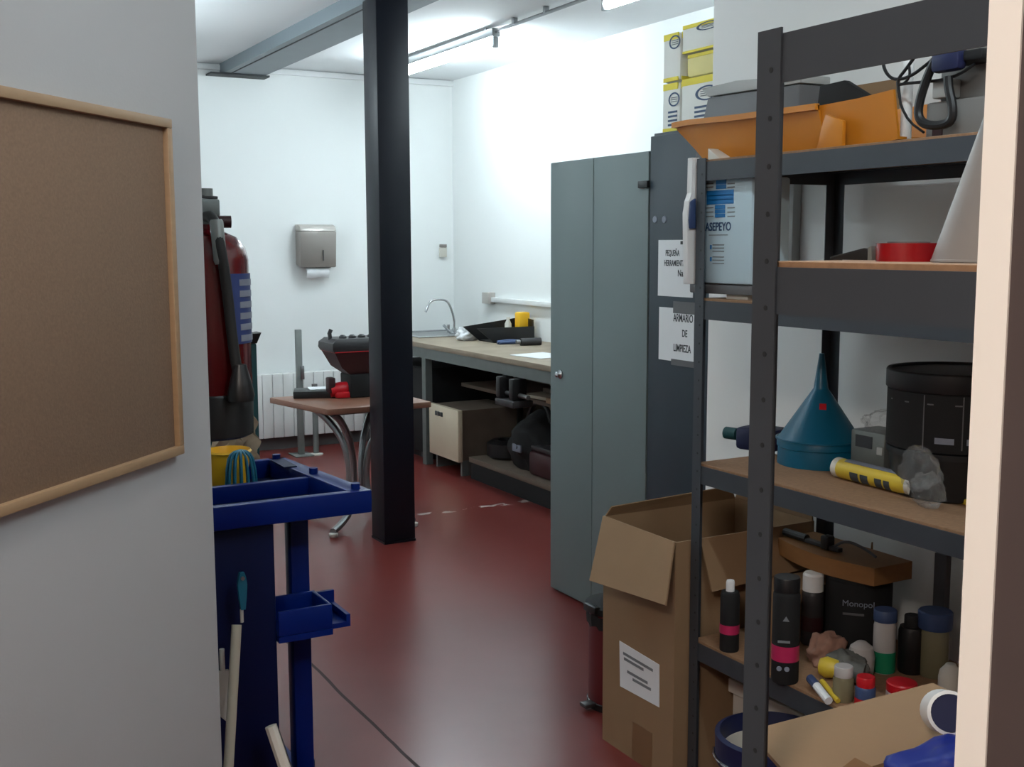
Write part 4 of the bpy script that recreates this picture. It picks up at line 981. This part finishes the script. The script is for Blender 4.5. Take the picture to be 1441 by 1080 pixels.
def jar(px, py, r, h, m, lidm, label, name='jar', lid=(1.03, .025), band=None, X=None, cat='jar', dome=False):
    p = onz(px, py, T); p = Vector((p.x, p.y, T))
    t = thing(name, label, cat, p, 0, 'jars and bottles on the lower shelf')
    prof = [(r*.94, 0), (r, .005), (r, h*.9), (r*.9, h)] if not dome else [(r*.94, 0), (r, .005), (r, h*.62), (r*.9, h*.8), (r*.5, h*.95), (r*.4, h)]
    P(t).lathe(prof, p).build('body', m, t)
    if lidm: P(t).lathe([(r*lid[0]*.98, h), (r*lid[0], h+.002), (r*lid[0], h+lid[1]-.003), (r*lid[0]*.93, h+lid[1])], p).build('lid', lidm, t)
    if band: P(t).lathe([(r+.0008, h*band[0]), (r+.0008, h*band[1])], p, cap=False).build('label_band', band[2], t)
    return t, p
jar(1243, 945, .028, .135, 'milky', 'dull_blue', 'clear jar with a blue lid and green label beside the paint pot', lid=(1.05, .03), band=(.02, .42, 'green'))
jar(1281, 945, .033, .12, 'black_plastic', 'black_matte', 'black bottle between the blue lidded jars', 'bottle', (.6, .03), cat='bottle')
jar(1313, 950, .036, .125, 'olive_clear', 'dull_blue', 'wide jar with a dark blue lid next to the door edge', lid=(1.18, .045))
jar(1336, 985, .028, .09, 'off_white', None, 'white round shouldered bottle next to the door edge', 'bottle', cat='bottle', dome=True)
jar(1217, 994, .024, .05, 'dull_blue', 'red_plastic', 'small blue jar with a red cap at the shelf front', lid=(.9, .024), band=(.05, .45, 'red_plastic'))
jar(1268, 992, .036, .035, 'milky', 'red_plastic', 'low wide tub with a red lid at the shelf front', 'tub', (1.0, .022), cat='tub')
jar(1186, 985, .025, .06, 'olive_clear', 'milky', 'small clear bottle between the tube and the red capped jar', 'bottle', (.9, .025), cat='bottle')
pg = onz(1211, 950, T)
b = MB().lathe([(.030, 0), (.032, .01), (.034, .05), (.028, .075), (.012, .088), (.002, .09)], (pg.x, pg.y, T))
single('plastic_cup', b, 'milky', 'upturned pale plastic cup in front of the paint pot', 'cup', (pg.x, pg.y, T))
pg = onz(1138, 968, T)
t = thing('yellow_lamp', 'small round yellow lamp head lying among the rags', 'lamp', (pg.x+.05, pg.y, T))
P(t).lathe([(.006, 0), (.020, .004), (.027, .02), (.022, .05), (.018, .06)], (pg.x+.07, pg.y+.04, T+.03), (.5, -.85, 0)).build('head', 'yellow', t)
P(t).cyl((pg.x+.10, pg.y-.01, T+.03), (pg.x+.13, pg.y-.06, T+.03), .026).build('body', 'grey_cloth', t)
pg = onz(1160, 940, T)
single('pink_rag', MB().blob((pg.x+.03, pg.y+.02, T+.03), (.05, .045, .05), 11, .35, flat=T+.001), 'pink_cloth', 'crumpled brown pink rag behind the yellow lamp', 'rag', (pg.x+.03, pg.y, T))
pg = onz(1180, 958, T)
single('grey_rag', MB().blob((pg.x+.03, pg.y, T+.03), (.045, .055, .04), 17, .35, flat=T+.001), 'grey_cloth', 'crumpled dark grey rag in front of the paint pot', 'rag', (pg.x+.03, pg.y, T))
ta, tb_ = onz(1140, 955, T+.028), onz(1166, 993, T)
t = thing('glue_tube', 'white glue tube with blue end leaning at the shelf front', 'tube', (tb_.x, tb_.y, T))
P(t).tube([ta, ta.lerp(Vector((tb_.x, tb_.y, T+.012)), .35)], .011, 10).build('blue_end', 'dull_blue', t)
P(t).tube([ta.lerp(Vector((tb_.x, tb_.y, T+.012)), .35), Vector((tb_.x, tb_.y, T+.0105))], .0105, 10).build('body', 'white_plastic', t)
P(t).tube([ta+Vector((.02, -.02, -.004)), Vector((tb_.x+.024, tb_.y-.006, T+.0075))], .0065, 8).build('yellow_stick', 'yellow', t)
single('dark_folder', MB().hull((2.37, yat(1362, 2.37), T), (2.39, yat(1344, 2.37), zat(1350, 788, 2.37)), .002), 'device_dark', 'dark upright folder at the back of the lower shelf by the door edge', 'folder', (2.37, 1.85, T), smooth=False)
# small cardboard box at left end behind the cans
cbx = thing('small_carton', 'small brown carton at the left end of the lower shelf behind the bottles', 'carton', (2.12, 2.30, T))
P(cbx).hull((2.10, 2.30, T), (2.38, 2.425, T+.15), .002).build('body', 'cardboard', cbx, smooth=False)
P(cbx).hull((2.099, 2.34, T+.02), (2.1, 2.38, T+.1)).build('tape_strip', 'packing_tape', cbx)

# ---- floor under the far rack: white boxes and a blue bucket
t = thing('white_carton', 'white cardboard carton on the floor under the far rack', 'carton', (2.2, 2.3, 0))
P(t).hull((2.06, 2.08, 0), (2.40, 2.44, .26), .003).build('body', 'off_white', t, smooth=False)
P(t).hull((2.05, 2.07, .2605), (2.40, 2.45, .30), .003).build('lid', 'off_white', t, smooth=False)
bc = Vector((1.99, 2.20, 0))
t = thing('blue_bucket', 'white bucket with a dark blue rim on the floor between the two racks', 'bucket', (1.905, 2.10, 0))
bc = Vector((1.905, 2.10, 0))
P(t).lathe([(.0, 0), (.105, 0), (.128, .26), (.122, .26), (.10, .006), (0, .006)], bc, seg=36, cap=False).build('body', 'off_white', t)
P(t).lathe([(.130, .225), (.142, .23), (.144, .30), (.132, .305), (.124, .26), (.102, .02), (0, .018), (0, .012), (.108, .012), (.128, .25)], bc, seg=36, cap=False).build('rim', 'navy', t)
P(t).tube([bc+Vector((math.cos(a)*.147, math.sin(a)*.147, .246+.0*math.sin(a))) for a in [PI*.75+PI*i/14 for i in range(15)]], .004, 8).build('wire_handle', 'chrome', t)

# --------------------------------------------------- tall open cardboard box
X0, X1, Y0, Y1, ZT = 1.885, 2.395, 2.485, 2.845, .708
t = thing('cardboard_box', 'tall open cardboard box with a white label on the floor beside the far rack', 'box', ((X0+X1)/2, (Y0+Y1)/2, 0))
b = P(t)
b.hull((X0, Y0, 0), (X0+.005, Y1, ZT)).hull((X1-.005, Y0, 0), (X1, Y1, ZT)).hull((X0+.005, Y0, 0), (X1-.005, Y0+.005, ZT)).hull((X0+.005, Y1-.005, 0), (X1-.005, Y1, ZT)).hull((X0+.005, Y0+.005, 0), (X1-.005, Y1-.005, .006)).build('carton', 'cardboard', t, smooth=False)
def flap(q, m='cardboard', th=.005):
    n = (Vector(q[1])-Vector(q[0])).cross(Vector(q[3])-Vector(q[0])).normalized()*th
    P(t).prism(q, n).build('flap', m, t, smooth=False)
FL_ = onx(831, 818, 1.80)
flap([(X0, Y0+.002, ZT), (X0, Y1-.002, ZT), FL_, onp(938, 853, Vector((X0, Y0, ZT)), (FL_-Vector((X0, Y0, ZT))).cross(Vector((0, 1, 0))).normalized())])                       # towards the room
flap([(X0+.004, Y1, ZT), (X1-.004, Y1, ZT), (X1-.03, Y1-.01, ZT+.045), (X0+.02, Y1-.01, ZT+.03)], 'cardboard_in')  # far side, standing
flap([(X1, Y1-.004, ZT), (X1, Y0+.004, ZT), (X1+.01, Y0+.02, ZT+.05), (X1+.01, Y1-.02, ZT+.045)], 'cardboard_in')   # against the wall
flap([(X0+.085, Y0+.0, ZT), (X1-.01, Y0+.0, ZT), (X1-.02, Y0-.05, ZT-.12), (X0+.09, Y0-.05, ZT-.14)])          # into the rack
la, lb_, lc_, ldd = onx(872, 902, X0), onx(928, 936, X0), onx(928, 996, X0), onx(873, 966, X0)
q = P(t).eight([Vector(p)+Vector((dx, 0, 0)) for dx in (-.0012, -.0001) for p in (la, lb_, lc_, ldd)]).build('label_sheet', 'paper', t, smooth=False)
for k, (w0, w1) in enumerate(((.1, .85), (.12, .62), (.2, .72), (.34, .80))):
    u0 = la.lerp(ldd, .22+.11*k+(.14 if k > 1 else 0)); u1 = lb_.lerp(lc_, .22+.11*k+(.14 if k > 1 else 0))
    p_, q_ = u0.lerp(u1, w0), u0.lerp(u1, w1); h_ = Vector((0, 0, .0042))
    P(t).eight([Vector(p)+Vector((dx, 0, 0)) for dx in (-.002, -.0012) for p in (p_+h_, q_+h_, q_-h_, p_-h_)]).build('printed_line', 'ink_light', q, smooth=False)
ta, tb_ = onx(890, 1015, X0), onx(918, 1028, X0)
P(t).hull((X0-.0012, tb_.y, .001), (X0-.0001, ta.y, ta.z)).build('packing_tape', 'packing_tape', t, smooth=False)
# dark red pedal bin
pc = onz(843, 992, 0); pc = Vector((2.09, 3.055, 0))
t = thing('pedal_bin', 'dark red metal pedal bin with black lid and bin bag, behind the cardboard box', 'bin', pc)
ph = onx(838, 864, 1.99).z
P(t).lathe([(.10, .004), (.104, .02), (.104, ph), (.1, ph+.004)], pc, seg=40).build('body', 'dark_red', t)
P(t).lathe([(.108, 0), (.108, .022), (.104, .024)], pc, seg=40).build('base_ring', 'black_plastic', t)
P(t).lathe([(.112, ph), (.116, ph+.008), (.114, ph+.022), (.08, ph+.034), (.0, ph+.036)], pc, seg=40).build('lid', 'black_matte', t)
P(t).hull((pc.x-.145, pc.y-.02, .012), (pc.x-.1, pc.y+.02, .026), .004).build('pedal', 'machine', t)
P(t).hull((pc.x-.122, pc.y-.035, ph+.005), (pc.x-.1, pc.y+.035, ph+.03), .004).build('lid_clip', 'black_plastic', t)
bagm = P(t); n = 40
bagm.loft([[(pc.x+math.cos(2*PI*i/n)*(r+.003*math.sin(i*2.3)), pc.y+math.sin(2*PI*i/n)*(r+.003*math.sin(i*1.7)), z+.006*math.sin(i*1.9)) for i in range(n)] for r, z in ((.108, ph-.045), (.110, ph-.02), (.109, ph-.003))], cap=False).build('bin_liner', 'black_matte', t)
P(t).tube([(pc.x-.09, pc.y-.045, ph+.03), (pc.x-.075, pc.y-.05, ph+.08), (pc.x-.0, pc.y-.06, ph+.075), (pc.x+.07, pc.y-.05, ph+.03)], .007, 8, smooth=1).build('handle', 'chrome', t)

# ------------------------------------------------------ near rack contents
T = 1.510
tc = onz(1278, 366, T); tr_ = 44*((Vector((tc.x, tc.y, T))-CAM).dot(D)/F)
tc = Vector((.945, onx(1278, 360, .945).y, T)); tr_ = 44*((tc-CAM).dot(D)/F)
t = thing('red_tape_roll', 'shiny roll of red tape lying flat on the near rack', 'tape', tc)
P(t).lathe([(tr_*.66, 0), (tr_, 0), (tr_, .019), (tr_*.66, .019), (tr_*.66, 0)], tc, seg=48, cap=False).build('tape', 'tape_red', t)
P(t).lathe([(tr_*.58, .0), (tr_*.655, .0), (tr_*.655, .0205), (tr_*.58, .0205), (tr_*.58, 0)], tc, seg=48, cap=False).build('core', 'case_grey', t)
kp = Vector((.93, onx(1205, 360, .93).y, T))
t = thing('folding_knife', 'small black folding knife lying left of the red tape roll', 'knife', kp)
e0, e1 = onx(1172, 361, .93), onx(1225, 352, .93)
P(t).prism([(.925, e0.y, T+.001), (.925, e1.y, T+.001), (.925, e1.y, T+.013), (.925, e1.y+.005, T+.014), (.925, e0.y, T+.004)], (.016, 0, 0), .001).build('handle', 'black_matte', t)
P(t).prism([(.925, e1.y-.001, T+.001), (.925, onx(1232, 352, .93).y, T+.001), (.925, onx(1231, 345, .93).y, T+.016), (.925, e1.y-.001, T+.014)], (.014, 0, 0)).build('end_piece', 'galvanised', t)
co = Vector((.98, onx(1440, 350, .98).y, T))
k_ = (co-CAM).dot(D)/F
t = thing('plastic_cone', 'large milky grey plastic cone standing at the end of the near rack shelf', 'cone', co)
P(t).lathe([(122*k_, 0), (121*k_, .004), (52*k_, .158), (30*k_, .18), (26*k_, .19)], co, seg=40).build('body', 'frosted', t)
P(t).lathe([(121*k_, 0), (123*k_, .001), (122*k_, .003), (119*k_, .004)], co, seg=40, cap=False).build('rim', 'frosted', t)

# open box low on the near rack
T = .60
e0, e1 = onz(1063, 1031, .90), onz(1312, 966, .90)
bx0, bx1, by0, by1, bz1 = .905, 1.285, .42, .95, .893
t = thing('open_box', 'open cardboard box with wide flaps on the low shelf of the near rack', 'box', ((bx0+bx1)/2, (by0+by1)/2, T))
b = P(t)
b.hull((bx0, by0, T), (bx0+.005, by1, bz1)).hull((bx1-.005, by0, T), (bx1, by1, bz1)).hull((bx0+.005, by0, T), (bx1-.005, by0+.005, bz1)).hull((bx0+.005, by1-.005, T), (bx1-.005, by1, bz1)).hull((bx0+.005, by0+.005, T), (bx1-.005, by1-.005, T+.006)).build('carton', 'cardboard', t, smooth=False)
flap([(bx0, by1, bz1), (bx1, by1, bz1), (e1.x, e1.y, .90), (e0.x-.012, e0.y, .90)])
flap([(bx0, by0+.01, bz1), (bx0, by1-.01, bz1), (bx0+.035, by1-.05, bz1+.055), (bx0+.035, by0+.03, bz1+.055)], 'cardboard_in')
flap([(bx1, by1-.01, bz1), (bx1, by0+.01, bz1), (bx1+.03, by0+.02, bz1-.1), (bx1+.03, by1-.02, bz1-.1)])
bb0 = onz(1300, 1055, .885)
b = MB(); n0 = onz(1250, 1030, .90); n1 = onz(1345, 1035, .89); 
b.blob((1.12, .88, .900), (.135, .055, .042), 23, .3, 1.7, sub=4)
b.blob((1.12, .72, .80), (.14, .12, .09), 29, .25, 1.7, sub=3)
single('blue_sack', b, 'royal', 'crumpled royal blue sack inside the open box on the near rack', 'sack', (1.1, .76, .72))
rp = onz(1326, 1005, .93)
t = thing('bag_roll', 'navy roll of bin bags with a white outer rim in the open box', 'roll', (1.17, .90, .89))
rc = onz(1336, 1004, .955)
rd = (CAM-rc).normalized(); rd = (rd+Vector((.25, .0, -.1))).normalized()
P(t).lathe([(.005, -.05), (.0225, -.05), (.0225, .004), (.005, .004)], rc, rd).build('roll', 'navy', t)
P(t).lathe([(.0225, -.05), (.027, -.045), (.027, .004), (.023, .006)], rc, rd, cap=False).build('outer_rim', 'white_plastic', t)

# ------------------------------------------------------------ light / world
w = bpy.data.worlds.new('world'); scn.world = w; w.use_nodes = True
w.node_tree.nodes['Background'].inputs[0].default_value = (.9, .95, 1, 1); w.node_tree.nodes['Background'].inputs[1].default_value = .02
scn.view_settings.view_transform = 'Standard'; scn.view_settings.look = 'None'; scn.view_settings.gamma = 1
scn.view_settings.use_curve_mapping = False
scn.view_settings.exposure = 1.5
scn.cycles.use_denoising = True
scn.cycles.max_bounces = 8
scn.cycles.sample_clamp_indirect = 8.0
scn.cycles.caustics_reflective = False; scn.cycles.caustics_refractive = False
scn.cycles.denoising_prefilter = 'ACCURATE'
